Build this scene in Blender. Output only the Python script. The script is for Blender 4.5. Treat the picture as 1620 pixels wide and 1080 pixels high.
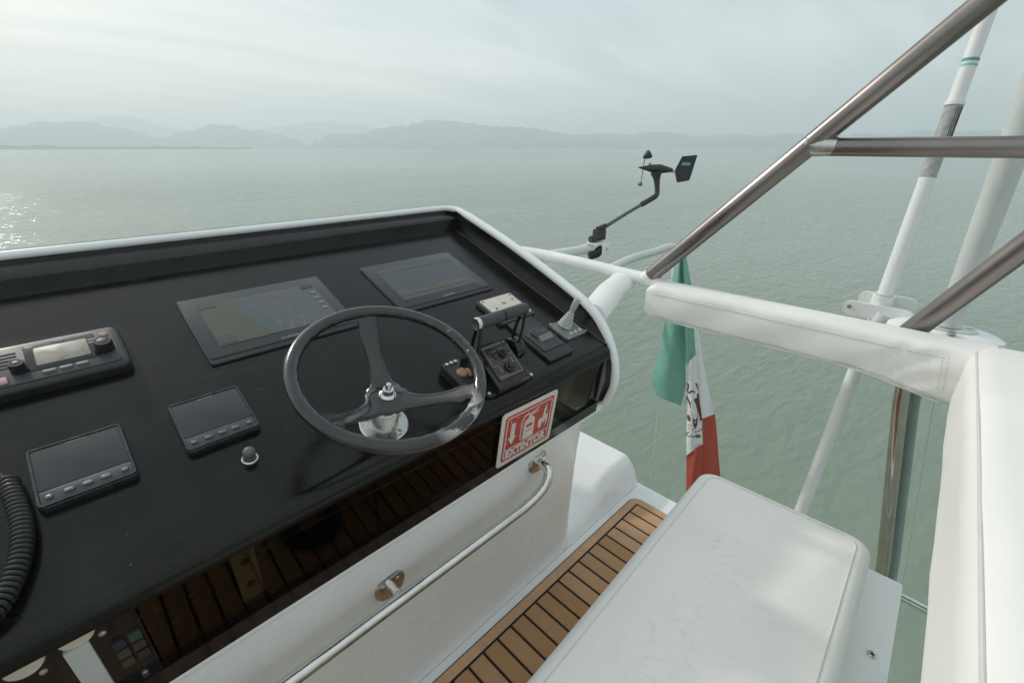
import bpy, bmesh, math, random
from mathutils import Vector, Matrix
from math import sin, cos, pi, radians
random.seed(7)
sc = bpy.context.scene
for o in list(bpy.data.objects): bpy.data.objects.remove(o)
COL = sc.collection

# ------------------------------------------------------------------ camera (origin = eye, X starboard, Y bow, Z up)
AZ, PITCH = radians(44.85), math.atan(306/720)
cd = bpy.data.cameras.new('camera'); cam = bpy.data.objects.new('camera', cd); COL.objects.link(cam)
cd.sensor_fit = 'HORIZONTAL'; cd.sensor_width = 36; cd.lens = 16.0
cd.clip_start = 0.01; cd.clip_end = 60000
cam.location = (0, 0, 0); cam.rotation_euler = (pi/2 - PITCH, 0, -AZ)
sc.camera = cam

# ------------------------------------------------------------------ light
SUN_AZ, SUN_EL = radians(-8.0), radians(31.0)          # from +Y clockwise
SD = Vector((sin(SUN_AZ)*cos(SUN_EL), cos(SUN_AZ)*cos(SUN_EL), sin(SUN_EL)))
w = bpy.data.worlds.new('World'); sc.world = w; w.use_nodes = True
nt = w.node_tree; nt.nodes.clear()
def N(t, **k):
    n = nt.nodes.new(t)
    for a, b in k.items(): setattr(n, a, b)
    return n
def L(a, b): nt.links.new(a, b)
def wmath(op, a, b=None, clamp=False):
    n = N('ShaderNodeMath', operation=op); n.use_clamp = clamp
    for i, v in enumerate((a, b)):
        if v is None: continue
        if isinstance(v, (int, float)): n.inputs[i].default_value = v
        else: L(v, n.inputs[i])
    return n.outputs[0]
sky = N('ShaderNodeTexSky', sky_type='NISHITA'); sky.sun_disc = False
sky.sun_elevation = SUN_EL; sky.sun_rotation = SUN_AZ; sky.dust_density = 3.0; sky.air_density = 1.2
bg1 = N('ShaderNodeBackground'); bg1.inputs[1].default_value = 0.10; L(sky.outputs[0], bg1.inputs[0])
tc = N('ShaderNodeTexCoord'); sep = N('ShaderNodeSeparateXYZ'); L(tc.outputs['Generated'], sep.inputs[0])
zc = wmath('MAXIMUM', sep.outputs[2], 0.0); den = wmath('ADD', zc, 0.10)
px_, py_ = wmath('DIVIDE', sep.outputs[0], den), wmath('DIVIDE', sep.outputs[1], den)
cmb = N('ShaderNodeCombineXYZ'); L(px_, cmb.inputs[0]); L(py_, cmb.inputs[1])
mp = N('ShaderNodeMapping'); mp.inputs['Rotation'].default_value = (0, 0, radians(38)); mp.inputs['Scale'].default_value = (0.30, 1.1, 1)
L(cmb.outputs[0], mp.inputs[0])
nz = N('ShaderNodeTexNoise'); nz.inputs['Scale'].default_value = 0.8; nz.inputs['Detail'].default_value = 7; nz.inputs['Roughness'].default_value = .56
nz.inputs['Distortion'].default_value = .35
L(mp.outputs[0], nz.inputs['Vector'])
cr = N('ShaderNodeValToRGB'); L(nz.outputs[0], cr.inputs[0])
cr.color_ramp.elements[0].position = .36; cr.color_ramp.elements[0].color = (.38, .455, .48, 1)
cr.color_ramp.elements[1].position = .64; cr.color_ramp.elements[1].color = (.70, .715, .71, 1)
dt = N('ShaderNodeVectorMath', operation='DOT_PRODUCT'); L(tc.outputs['Generated'], dt.inputs[0]); dt.inputs[1].default_value = SD
dcl = wmath('MAXIMUM', dt.outputs['Value'], 0.0)
halo = wmath('ADD', wmath('MULTIPLY', wmath('POWER', dcl, 4.0), .05), wmath('MULTIPLY', wmath('POWER', dcl, 40.0), .5))
hc = N('ShaderNodeVectorMath', operation='SCALE'); hc.inputs[0].default_value = (1.0, .99, .95); L(halo, hc.inputs['Scale'])
addc = N('ShaderNodeVectorMath', operation='ADD'); L(cr.outputs[0], addc.inputs[0]); L(hc.outputs[0], addc.inputs[1])
bg2 = N('ShaderNodeBackground'); bg2.inputs[1].default_value = 1.0; L(addc.outputs[0], bg2.inputs[0])
mx = N('ShaderNodeMixShader'); mx.inputs[0].default_value = .82; L(bg1.outputs[0], mx.inputs[1]); L(bg2.outputs[0], mx.inputs[2])
wo = N('ShaderNodeOutputWorld'); L(mx.outputs[0], wo.inputs[0])
sl = bpy.data.lights.new('sun', 'SUN'); sl.energy = 1.25; sl.angle = radians(3.5); sl.color = (1.0, .945, .86)
so = bpy.data.objects.new('sun', sl); COL.objects.link(so); so.rotation_euler = SD.to_track_quat('Z', 'Y').to_euler()
so.location = (0, 0, 30)
vs = sc.view_settings; vs.view_transform = 'Standard'; vs.look = 'None'; vs.exposure = 0.54; vs.gamma = 1.0; vs.use_curve_mapping = False
sc.cycles.max_bounces = 10; sc.cycles.volume_bounces = 1; sc.cycles.transparent_max_bounces = 12
sc.cycles.caustics_reflective = False; sc.cycles.caustics_refractive = False
sc.cycles.use_denoising = True

# ------------------------------------------------------------------ helpers
class MB:
    def __init__(s): s.v, s.f = [], []
    def add(s, vs, fs):
        b = len(s.v); s.v += [tuple(p) for p in vs]; s.f += [tuple(i+b for i in f) for f in fs]; return s
    def box(s, c, d, bev=0):
        bm = bmesh.new(); bmesh.ops.create_cube(bm, size=1)
        for v in bm.verts: v.co = Vector((v.co.x*d[0], v.co.y*d[1], v.co.z*d[2])) + Vector(c)
        if bev: bmesh.ops.bevel(bm, geom=list(bm.edges), offset=bev, segments=2, affect='EDGES', profile=.6)
        bm.verts.index_update(); s.add([v.co for v in bm.verts], [[v.index for v in f.verts] for f in bm.faces]); bm.free(); return s
    def tube(s, pts, r, n=14, caps=True, closed=False):
        pts = [Vector(p) for p in pts]; m = len(pts)
        rr = r if isinstance(r, (list, tuple)) else [r]*m
        T = []
        for i in range(m):
            if closed: t = pts[(i+1) % m]-pts[i-1]
            else: t = pts[min(i+1, m-1)]-pts[max(i-1, 0)]
            T.append(t.normalized())
        up = Vector((0, 0, 1)) if abs(T[0].z) < .9 else Vector((1, 0, 0))
        x = T[0].cross(up).normalized(); vs = []
        for i in range(m):
            x = (x - T[i]*x.dot(T[i])).normalized(); y = T[i].cross(x)
            for k in range(n):
                a = 2*pi*k/n; vs.append(pts[i]+(x*cos(a)+y*sin(a))*rr[i])
        fs = []
        for i in range(m if closed else m-1):
            j = (i+1) % m
            for k in range(n): fs.append((i*n+k, i*n+(k+1) % n, j*n+(k+1) % n, j*n+k))
        if caps and not closed: fs += [tuple(range(n))[::-1], tuple((m-1)*n+k for k in range(n))]
        return s.add(vs, fs)
    def lathe(s, prof, n=24, M=None):
        M = M or Matrix.Identity(4); vs = []
        for r, z in prof:
            for k in range(n): a = 2*pi*k/n; vs.append(M @ Vector((r*cos(a), r*sin(a), z)))
        fs = []
        for i in range(len(prof)-1):
            for k in range(n): fs.append((i*n+k, i*n+(k+1) % n, (i+1)*n+(k+1) % n, (i+1)*n+k))
        fs += [tuple(range(n))[::-1], tuple((len(prof)-1)*n+k for k in range(n))]
        return s.add(vs, fs)
    def prism(s, poly, z0, z1, M=None):
        M = M or Matrix.Identity(4); n = len(poly)
        vs = [M @ Vector((x, y, z0)) for x, y in poly]+[M @ Vector((x, y, z1)) for x, y in poly]
        fs = [tuple(range(n))[::-1], tuple(range(n, 2*n))]+[(i, (i+1) % n, n+(i+1) % n, n+i) for i in range(n)]
        return s.add(vs, fs)
    def slab(s, sx, sy, z0, z1, r, bev, c=(0, 0), taper=0.0):
        """rounded rectangle plate with a softened top edge"""
        rings = [(0, z0), (taper*.0, z1-bev*1.0)]
        for k in (1, 2, 3): a = k/3*pi/2; rings.append((bev*(1-cos(a))+taper, z1-bev+bev*sin(a)))
        vs, n = [], None
        for ins, z in rings:
            p = rrect(sx-2*ins, sy-2*ins, max(r-ins, .0006)); n = len(p)
            vs += [(x+c[0], y+c[1], z) for x, y in p]
        fs = [tuple(range(n))[::-1]]
        for i in range(len(rings)-1):
            fs += [(i*n+k, i*n+(k+1) % n, (i+1)*n+(k+1) % n, (i+1)*n+k) for k in range(n)]
        fs.append(tuple((len(rings)-1)*n+k for k in range(n)))
        return s.add(vs, fs)
    def grid(s, fn, nu, nv):
        vs = [fn(i/nu, j/nv) for j in range(nv+1) for i in range(nu+1)]
        return s.add(vs, [(j*(nu+1)+i, j*(nu+1)+i+1, (j+1)*(nu+1)+i+1, (j+1)*(nu+1)+i) for j in range(nv) for i in range(nu)])
    def build(s, name, mat, parent=None, smooth=40, fix=True, loc=None, rot=None):
        me = bpy.data.meshes.new(name); me.from_pydata(s.v, [], s.f)
        if fix:
            bm = bmesh.new(); bm.from_mesh(me); bmesh.ops.recalc_face_normals(bm, faces=bm.faces); bm.to_mesh(me); bm.free()
        if smooth:
            for p in me.polygons: p.use_smooth = True
            me.set_sharp_from_angle(angle=radians(smooth))
        me.materials.append(mat)
        o = bpy.data.objects.new(name, me); COL.objects.link(o)
        if parent: o.parent = parent
        if loc: o.location = loc
        if rot: o.rotation_euler = rot
        return o
def rrect(sx, sy, r, k=4):
    p = []
    for cx, cy, a0 in ((sx/2-r, sy/2-r, 0), (-sx/2+r, sy/2-r, pi/2), (-sx/2+r, -sy/2+r, pi), (sx/2-r, -sy/2+r, 1.5*pi)):
        for i in range(k+1): a = a0+pi/2*i/k; p.append((cx+r*cos(a), cy+r*sin(a)))
    return p
def tag(o, label=None, cat=None, group=None, kind=None):
    if label: o['label'] = label
    if cat: o['category'] = cat
    if group: o['group'] = group
    if kind: o['kind'] = kind
    return o
def thing(name, label, cat, loc=(0, 0, 0), rot=(0, 0, 0), group=None):
    o = bpy.data.objects.new(name, None); COL.objects.link(o); o.location = loc; o.rotation_euler = rot
    o.empty_display_size = .05
    return tag(o, label, cat, group)
def copy_tree(o, parent=None):
    c = o.copy(); COL.objects.link(c)
    if parent: c.parent = parent
    for ch in [x for x in bpy.data.objects if x.parent == o]: copy_tree(ch, c)
    return c
def bez(pts, n=8):
    """Catmull-Rom through pts"""
    P = [Vector(p) for p in pts]; P = [P[0]*2-P[1]]+P+[P[-1]*2-P[-2]]; out = []
    for i in range(1, len(P)-2):
        for k in range(n):
            t = k/n; a, b, c, d = P[i-1:i+3]
            out.append(.5*((2*b)+(c-a)*t+(2*a-5*b+4*c-d)*t*t+(3*b-a-3*c+d)*t**3))
    return out+[P[-2]]
def lettering(txt, size, mat, parent, loc, rot=(0, 0, 0), name='lettering', bold=0.0, sx=1.0, ext=.0004):
    cu = bpy.data.curves.new('txt', 'FONT'); cu.body = txt; cu.size = size; cu.align_x = 'CENTER'; cu.align_y = 'CENTER'
    cu.extrude = ext; cu.offset = bold; cu.resolution_u = 3
    t = bpy.data.objects.new('txt', cu); COL.objects.link(t)
    me = bpy.data.meshes.new_from_object(t.evaluated_get(bpy.context.evaluated_depsgraph_get()))
    bpy.data.objects.remove(t); me.name = name; me.materials.clear(); me.materials.append(mat)
    for v in me.vertices: v.co.x *= sx
    o = bpy.data.objects.new(name, me); COL.objects.link(o); o.parent = parent; o.location = loc; o.rotation_euler = rot
    return o

# ------------------------------------------------------------------ materials
def mat(name, col, rough=.5, metal=0.0, spec=.5, coat=0.0, var=.12, vscale=20, bump=0.0, bscale=300, rvar=.08, emit=None, coat_r=.1):
    m = bpy.data.materials.new(name); m.use_nodes = True; t = m.node_tree; b = t.nodes['Principled BSDF']
    b.inputs['Metallic'].default_value = metal; b.inputs['Specular IOR Level'].default_value = spec
    b.inputs['Coat Weight'].default_value = coat; b.inputs['Coat Roughness'].default_value = coat_r
    tcn = t.nodes.new('ShaderNodeTexCoord')
    n = t.nodes.new('ShaderNodeTexNoise'); n.inputs['Scale'].default_value = vscale; n.inputs['Detail'].default_value = 6
    t.links.new(tcn.outputs['Object'], n.inputs['Vector'])
    r = t.nodes.new('ShaderNodeValToRGB'); t.links.new(n.outputs[0], r.inputs[0])
    r.color_ramp.elements[0].position = .3; r.color_ramp.elements[1].position = .7
    r.color_ramp.elements[0].color = tuple(c*(1-var) for c in col)+(1,); r.color_ramp.elements[1].color = tuple(min(1, c*(1+var)) for c in col)+(1,)
    t.links.new(r.outputs[0], b.inputs['Base Color'])
    mr = t.nodes.new('ShaderNodeMapRange'); t.links.new(n.outputs[0], mr.inputs[0])
    mr.inputs[1].default_value = .3; mr.inputs[2].default_value = .7; mr.inputs[3].default_value = max(.02, rough-rvar); mr.inputs[4].default_value = rough+rvar
    t.links.new(mr.outputs[0], b.inputs['Roughness'])
    if bump:
        n2 = t.nodes.new('ShaderNodeTexNoise'); n2.inputs['Scale'].default_value = bscale; n2.inputs['Detail'].default_value = 3
        t.links.new(tcn.outputs['Object'], n2.inputs['Vector'])
        bp = t.nodes.new('ShaderNodeBump'); bp.inputs['Strength'].default_value = bump; bp.inputs['Distance'].default_value = .002
        t.links.new(n2.outputs[0], bp.inputs['Height']); t.links.new(bp.outputs[0], b.inputs['Normal'])
    if emit: b.inputs['Emission Color'].default_value = emit[0]+(1,); b.inputs['Emission Strength'].default_value = emit[1]
    return m
def P(m): return m.node_tree.nodes['Principled BSDF']
def mixin(m, color, scale, lo, hi, rough=None, metal=None, mask=None, detail=8, stretch=(1, 1, 1), amount=1.0):
    """lay a noise-shaped patch of wear or dirt over a material"""
    t = m.node_tree; b = P(m)
    tcn = t.nodes.new('ShaderNodeTexCoord'); mpn = t.nodes.new('ShaderNodeMapping'); mpn.inputs['Scale'].default_value = stretch
    t.links.new(tcn.outputs['Object'], mpn.inputs[0])
    n = t.nodes.new('ShaderNodeTexNoise'); n.inputs['Scale'].default_value = scale; n.inputs['Detail'].default_value = detail; n.inputs['Roughness'].default_value = .65
    t.links.new(mpn.outputs[0], n.inputs['Vector'])
    mr = t.nodes.new('ShaderNodeMapRange'); mr.inputs[1].default_value = lo; mr.inputs[2].default_value = hi; mr.inputs[4].default_value = amount
    t.links.new(n.outputs[0], mr.inputs[0]); fac = mr.outputs[0]
    if mask:                                  # spherical mask in object space: centre, inner radius, outer radius
        d = t.nodes.new('ShaderNodeVectorMath'); d.operation = 'DISTANCE'; t.links.new(tcn.outputs['Object'], d.inputs[0]); d.inputs[1].default_value = mask[0]
        mm = t.nodes.new('ShaderNodeMapRange'); mm.inputs[1].default_value = mask[1]; mm.inputs[2].default_value = mask[2]; mm.inputs[3].default_value = 1; mm.inputs[4].default_value = 0
        t.links.new(d.outputs['Value'], mm.inputs[0])
        mu = t.nodes.new('ShaderNodeMath'); mu.operation = 'MULTIPLY'; t.links.new(fac, mu.inputs[0]); t.links.new(mm.outputs[0], mu.inputs[1]); fac = mu.outputs[0]
    def chain(sock, val, isc):
        mxn = t.nodes.new('ShaderNodeMix'); mxn.data_type = 'RGBA' if isc else 'FLOAT'
        fi, a, bb, o = (mxn.inputs[0], mxn.inputs[6], mxn.inputs[7], mxn.outputs[2]) if isc else (mxn.inputs[0], mxn.inputs[2], mxn.inputs[3], mxn.outputs[0])
        if sock.is_linked: t.links.new(sock.links[0].from_socket, a)
        else: a.default_value = sock.default_value
        bb.default_value = val+(1,) if isc else val
        t.links.new(fac, fi); t.links.new(o, sock)
    chain(b.inputs['Base Color'], color, True)
    if rough is not None: chain(b.inputs['Roughness'], rough, False)
    if metal is not None: chain(b.inputs['Metallic'], metal, False)
    return m
M_gel = mat('white_gelcoat', (.85, .865, .86), .28, spec=.5, var=.03, vscale=6, rvar=.06, coat=.2)
mixin(M_gel, (.60, .60, .56), 9, .58, .78, amount=.35)
M_dash = mat('black_satin_dash', (.0055, .0055, .005), .22, spec=.32, var=.25, vscale=9, rvar=.05)
mixin(M_dash, (.035, .035, .033), 14, .50, .80, rough=.34, stretch=(1, 1, 1), amount=.35)
mixin(M_dash, (.20, .20, .19), 230, .735, .75, detail=2, amount=.6)
mixin(M_dash, (.10, .10, .095), 40, .70, .74, stretch=(.10, 1.6, 1), detail=3, amount=.45)
M_blk = mat('black_plastic', (.020, .020, .021), .38, var=.2, bump=.05, bscale=900)
M_blkgloss = mat('black_gloss', (.012, .012, .012), .12, var=.2, vscale=40)
M_grey = mat('grey_plastic', (.045, .047, .048), .5, var=.12, bump=.05, bscale=900)
M_dkplas = mat('dark_button_strip', (.038, .040, .042), .35, var=.1)
M_greylt = mat('light_grey_plastic', (.20, .205, .205), .45, var=.1)
M_dkmetal = mat('dark_bezel_metal', (.060, .062, .066), .30, metal=.6, var=.12, vscale=60)
M_btn = mat('pewter_button', (.16, .165, .17), .28, metal=.7, var=.1)
M_chrome = mat('polished_steel', (.66, .66, .64), .12, metal=1.0, var=.08, vscale=30, rvar=.05)
M_post = mat('brown_tinted_steel', (.56, .49, .445), .13, metal=1.0, var=.12, vscale=12)
M_steel = mat('brushed_aluminium', (.60, .60, .58), .30, metal=1.0, var=.12, vscale=60)
M_alu = mat('tarnished_aluminium_tube', (.27, .24, .225), .31, metal=1.0, var=.18, vscale=5, rvar=.07)
mixin(M_alu, (.25, .21, .185), 9, .50, .75, rough=.34, amount=.7)
M_white = mat('white_paint', (.83, .84, .83), .35, var=.03, vscale=15)
mixin(M_white, (.55, .55, .50), 18, .60, .75, amount=.4)
M_offwhite = mat('aged_white_paint', (.62, .65, .63), .4, var=.05, vscale=12)
M_vinyl = mat('white_vinyl', (.85, .838, .80), .50, rvar=.03, var=.025, vscale=5, bump=.22, bscale=420)
M_seatv = mat('worn_white_vinyl', (.87, .855, .815), .52, rvar=.03, var=.02, vscale=5, bump=.28, bscale=380)
for c_, ri, ro in (((.27, -.01, .55), .02, .13), ((.09, .03, .55), .0, .12), ((.36, .07, .55), .0, .08), ((-.08, .05, .55), .02, .14)):
    mixin(M_seatv, (.40, .385, .36), 110, .53, .63, mask=(c_, ri, ro), detail=10, stretch=(1, .45, 1), amount=.20)
    mixin(M_seatv, (.62, .605, .575), 18, .42, .62, mask=(c_, ri, ro), detail=6, amount=.10)
M_piping = mat('piping_vinyl', (.66, .66, .63), .45, var=.05)
M_thread = mat('stitch_thread', (.56, .56, .53), .7, var=.1)
M_teak = mat('synthetic_teak', (.50, .285, .145), .62, var=.10, vscale=7, bump=.25, bscale=700, spec=.3)
mixin(M_teak, (.38, .215, .11), 60, .45, .75, stretch=(1.0, .12, 1), amount=.5)
mixin(M_teak, (.42, .27, .16), 6, .5, .75, amount=.5)
t_ = M_teak.node_tree; oi = t_.nodes.new('ShaderNodeObjectInfo'); hv = t_.nodes.new('ShaderNodeHueSaturation'); mrr = t_.nodes.new('ShaderNodeMapRange'); mrs = t_.nodes.new('ShaderNodeMapRange')
mrr.inputs[3].default_value = .84; mrr.inputs[4].default_value = 1.14; mrs.inputs[3].default_value = 1.06; mrs.inputs[4].default_value = .88
t_.links.new(oi.outputs['Random'], mrr.inputs[0]); t_.links.new(oi.outputs['Random'], mrs.inputs[0]); t_.links.new(mrr.outputs[0], hv.inputs['Value']); t_.links.new(mrs.outputs[0], hv.inputs['Saturation'])
t_.links.new(P(M_teak).inputs['Base Color'].links[0].from_socket, hv.inputs['Color']); t_.links.new(hv.outputs[0], P(M_teak).inputs['Base Color'])
M_caulk = mat('black_caulking', (.016, .016, .015), .6, var=.2, spec=.3)
M_rubber = mat('black_rubber', (.016, .016, .016), .42, var=.2)
M_screen = mat('dark_glass_screen', (.030, .036, .037), .16, var=.08, vscale=5, spec=.5)
mixin(M_screen, (.07, .075, .07), 30, .6, .8, rough=.4, amount=.4)
M_land = mat('chart_land', (.050, .051, .040), .16, emit=((.30, .31, .24), .055), var=.03)
M_sea_s = mat('chart_shallow', (.035, .05, .055), .16, emit=((.17, .24, .26), .10), var=.03)
M_deep = mat('chart_deep', (.045, .05, .05), .16, emit=((.25, .29, .28), .09), var=.03)
M_lcd = mat('radio_lcd', (.30, .31, .26), .3, var=.05, vscale=40)
mixin(M_lcd, (.34, .20, .15), 30, .42, .62, amount=.6)
mixin(M_lcd, (.20, .16, .05), 55, .52, .66, amount=.7)
M_pinkb = mat('faded_red_button', (.33, .18, .17), .5, var=.1)
M_label = mat('pale_print', (.50, .51, .50), .5, var=.05)
M_dimprint = mat('dim_print', (.19, .20, .20), .5, var=.05)
M_print = mat('grey_print', (.30, .31, .31), .5, var=.05)
M_goldprint = mat('gold_print', (.36, .29, .18), .5, var=.1)
M_amber = mat('amber_cap', (.36, .23, .13), .4, var=.1)
M_beige = mat('ivory_switch_plate', (.60, .55, .46), .42, var=.06, vscale=60)
M_greyrub = mat('grey_rubber_boot', (.40, .43, .41), .55, var=.08)
M_signw = mat('sign_white', (.66, .63, .58), .5, var=.06, vscale=40)
M_red = mat('worn_red_print', (.46, .055, .040), .5, var=.12, vscale=40)
mixin(M_red, (.60, .52, .47), 130, .60, .66, detail=6, amount=.85)
M_signp = mat('sign_print_white', (.66, .62, .57), .5, var=.06, vscale=40)
mixin(M_signp, (.46, .07, .05), 150, .71, .75, amount=.7)
M_green = mat('flag_green', (.20, .43, .35), .8, var=.06, vscale=30, spec=.2)
M_fwhite = mat('flag_white', (.72, .75, .76), .8, var=.03, vscale=30, spec=.2)
M_fred = mat('flag_red', (.42, .088, .062), .8, var=.07, vscale=30, spec=.2)
M_brown = mat('emblem_brown', (.15, .058, .042), .8, var=.35, vscale=160, spec=.2)
M_ochre = mat('emblem_ochre', (.19, .105, .045), .8, var=.35, vscale=160, spec=.2)
M_olive = mat('emblem_olive', (.12, .115, .07), .8, var=.3, vscale=160, spec=.2)
M_rope = mat('white_cord', (.72, .71, .66), .8, var=.1, vscale=200)
M_teal = mat('teal_tape', (.10, .33, .38), .5, var=.08)
M_lgreen = mat('pale_green_tape', (.28, .56, .43), .5, var=.08)
M_wind = mat('sensor_black', (.035, .036, .036), .45, var=.15, vscale=50)
M_winblue = mat('sensor_blue', (.12, .34, .42), .5, var=.1)
M_carbon = mat('grey_composite_arm', (.11, .115, .115), .4, var=.2, vscale=90)
for m_ in (M_green, M_fwhite, M_fred):                      # cloth is opaque; its glow against the sun is put into the base colours
    P(m_).inputs['Subsurface Weight'].default_value = 0.0
def wheelmat():
    m = mat('black_wheel_coating', (.015, .015, .015), .22, var=.25, vscale=30, coat=.6, coat_r=.06)
    mixin(m, (.80, .79, .77), 26, .47, .52, rough=.38, metal=1.0, mask=((.050, -.165, .158), .01, .070), detail=8, stretch=(.45, .9, 1))
    mixin(m, (.60, .59, .57), 70, .60, .66, rough=.22, metal=1.0, mask=((.160, -.02, .152), .02, .10), detail=8, amount=.8)
    return m
M_wheel = wheelmat()
# tinted acrylic
M_smoke = bpy.data.materials.new('smoked_acrylic'); M_smoke.use_nodes = True
t = M_smoke.node_tree; t.nodes.remove(P(M_smoke))
gl = t.nodes.new('ShaderNodeBsdfGlossy'); gl.inputs['Roughness'].default_value = .015; gl.inputs['Color'].default_value = (1, 1, 1, 1)
tr = t.nodes.new('ShaderNodeBsdfTransparent'); tr.inputs['Color'].default_value = (.50, .47, .41, 1)
fr = t.nodes.new('ShaderNodeFresnel'); fr.inputs['IOR'].default_value = 1.5
fm = t.nodes.new('ShaderNodeMath'); fm.operation = 'MULTIPLY_ADD'; fm.inputs[1].default_value = .16; fm.inputs[2].default_value = .004; t.links.new(fr.outputs[0], fm.inputs[0])
ms = t.nodes.new('ShaderNodeMixShader'); t.links.new(fm.outputs[0], ms.inputs[0]); t.links.new(tr.outputs[0], ms.inputs[1]); t.links.new(gl.outputs[0], ms.inputs[2])
t.links.new(ms.outputs[0], t.nodes['Material Output'].inputs[0])

# ================================================================== LARGE STRUCTURE: water, hills, haze
SEA = -5.2; HB = 8000.0
def water_mat():
    m = bpy.data.materials.new('green_sea_water'); m.use_nodes = True; t = m.node_tree; b = P(m)
    b.inputs['IOR'].default_value = 1.333; b.inputs['Specular IOR Level'].default_value = .5
    def nd(ty, **k):
        n = t.nodes.new(ty)
        for a, v in k.items(): setattr(n, a, v)
        return n
    def lk(a, c): t.links.new(a, c)
    tcn = nd('ShaderNodeTexCoord')
    ln = nd('ShaderNodeVectorMath', operation='LENGTH'); lk(tcn.outputs['Object'], ln.inputs[0])
    lg = nd('ShaderNodeMath', operation='LOGARITHM'); lk(ln.outputs['Value'], lg.inputs[0]); lg.inputs[1].default_value = 10.0
    # ripples: three sizes, crests across the wind
    def wave(scale, st, rot, det, rgh=.5, dist=0):
        mpn = nd('ShaderNodeMapping'); mpn.inputs['Rotation'].default_value = (0, 0, radians(rot)); mpn.inputs['Scale'].default_value = (st, 1, 1)
        lk(tcn.outputs['Object'], mpn.inputs[0])
        n = nd('ShaderNodeTexNoise'); n.inputs['Scale'].default_value = scale; n.inputs['Detail'].default_value = det; n.inputs['Roughness'].default_value = rgh
        n.inputs['Distortion'].default_value = dist
        lk(mpn.outputs[0], n.inputs['Vector']); return n.outputs[0]
    w1 = wave(3.4, .45, 20, 2.2, .5, .3); w2 = wave(.55, .45, 8, 3, .5, .2); w3 = wave(.09, .5, 30, 2)
    def madd(a, k, c=None):
        n = nd('ShaderNodeMath', operation='MULTIPLY_ADD'); lk(a, n.inputs[0]); n.inputs[1].default_value = k
        if c is None: n.inputs[2].default_value = 0
        else: lk(c, n.inputs[2])
        return n.outputs[0]
    h = madd(w1, .18, madd(w2, .26, madd(w3, .5)))
    l3 = nd('ShaderNodeMath', operation='DIVIDE'); lk(lg.outputs[0], l3.inputs[0]); l3.inputs[1].default_value = 3.0
    st = nd('ShaderNodeValToRGB'); lk(l3.outputs[0], st.inputs[0]); e = st.color_ramp.elements
    e[0].position = .28; e[0].color = (.34,)*3+(1,); e[1].position = 1.0; e[1].color = (.04,)*3+(1,)
    for p_, v_ in ((.46, .48), (.60, .72), (.74, .30), (.84, .10)):
        q_ = e.new(p_); q_.color = (v_,)*3+(1,)
    bp = nd('ShaderNodeBump'); bp.inputs['Distance'].default_value = 1.0; lk(h, bp.inputs['Height']); patch = wave(.035, .35, 28, 3, .6)
    pr = nd('ShaderNodeMapRange'); lk(patch, pr.inputs[0]); pr.inputs[1].default_value = .35; pr.inputs[2].default_value = .65; pr.inputs[3].default_value = .62; pr.inputs[4].default_value = 1.25
    sm = nd('ShaderNodeMath', operation='MULTIPLY'); lk(st.outputs[0], sm.inputs[0]); lk(pr.outputs[0], sm.inputs[1]); lk(sm.outputs[0], bp.inputs['Strength']); lk(bp.outputs[0], b.inputs['Normal'])
    rg = nd('ShaderNodeMapRange'); lk(lg.outputs[0], rg.inputs[0]); rg.inputs[1].default_value = 1.0; rg.inputs[2].default_value = 3.0; rg.inputs[3].default_value = .03; rg.inputs[4].default_value = .14
    lk(rg.outputs[0], b.inputs['Roughness'])
    big = wave(.012, .5, 25, 4, .55)
    crn = nd('ShaderNodeValToRGB'); lk(big, crn.inputs[0]); crn.color_ramp.elements[0].position = .3; crn.color_ramp.elements[1].position = .7
    crn.color_ramp.elements[0].color = (.192, .240, .182, 1); crn.color_ramp.elements[1].color = (.226, .277, .225, 1)
    lk(crn.outputs[0], b.inputs['Base Color'])
    return m
sea = MB().add([(-HB+60, -HB+60, 0), (HB-60, -HB+60, 0), (HB-60, HB-60, 0), (-HB+60, HB-60, 0)], [(0, 1, 2, 3)]).build('sea', water_mat(), smooth=0)
sea.location = (0, 0, SEA); tag(sea, kind='structure')

M_hill = mat('forested_hill', (.060, .085, .075), .95, var=.35, vscale=.012, spec=.1)
def interp(pts, x):
    if x <= pts[0][0]: return pts[0][1]
    for (a, b), (c, d) in zip(pts, pts[1:]):
        if x <= c: u = (x-a)/(c-a); u = u*u*(3-2*u)*.5+u*.5; return b+(d-b)*u
    return pts[-1][1]
def ridge(pts, dist, depth, rough=.11, seed=1):
    rnd = random.Random(seed); a0, a1 = pts[0][0], pts[-1][0]; n = int((a1-a0)/.12)+2
    ph = [(rnd.uniform(0, 6), rnd.uniform(.6, 7), rnd.uniform(.3, 1)) for _ in range(9)]
    rows = [(0.0, -.9), (.35, -.55), (.75, -.2), (1.0, 0.0), (.55, .5), (0.0, 1.0)]
    mb = MB(); vs = []
    for i in range(n):
        az = a0+(a1-a0)*i/(n-1); e = interp(pts, az)
        e += rough*sum(sin(az*f+p)*k/(.6+f*.5) for p, f, k in ph)+rnd.uniform(-.02, .02)*min(1, e)
        edge = min(1, (az-a0)/1.0, (a1-az)/1.0); e = max(0.0, e)*(.15+.85*max(0, edge)) if e > .2 else max(e, .01)
        H = math.tan(radians(e))*dist-SEA
        for k, (hf, df) in enumerate(rows):
            wob = 1+.08*sin(az*1.7+k*2.1)+.05*sin(az*5.3+k)
            hh = H*hf*(wob if 0 < hf < 1 else 1); d = dist+df*depth+(rnd.uniform(-.04, .04)*depth if 0 < hf < 1 else 0)
            vs.append((sin(radians(az))*d, cos(radians(az))*d, SEA-.5+hh+.5*(hf > 0)))
    m = len(rows)
    mb.add(vs, [(i*m+k, (i+1)*m+k, (i+1)*m+k+1, i*m+k+1) for i in range(n-1) for k in range(m-1)])
    return tag(mb.build('hills', M_hill, smooth=60), kind='structure')
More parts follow.
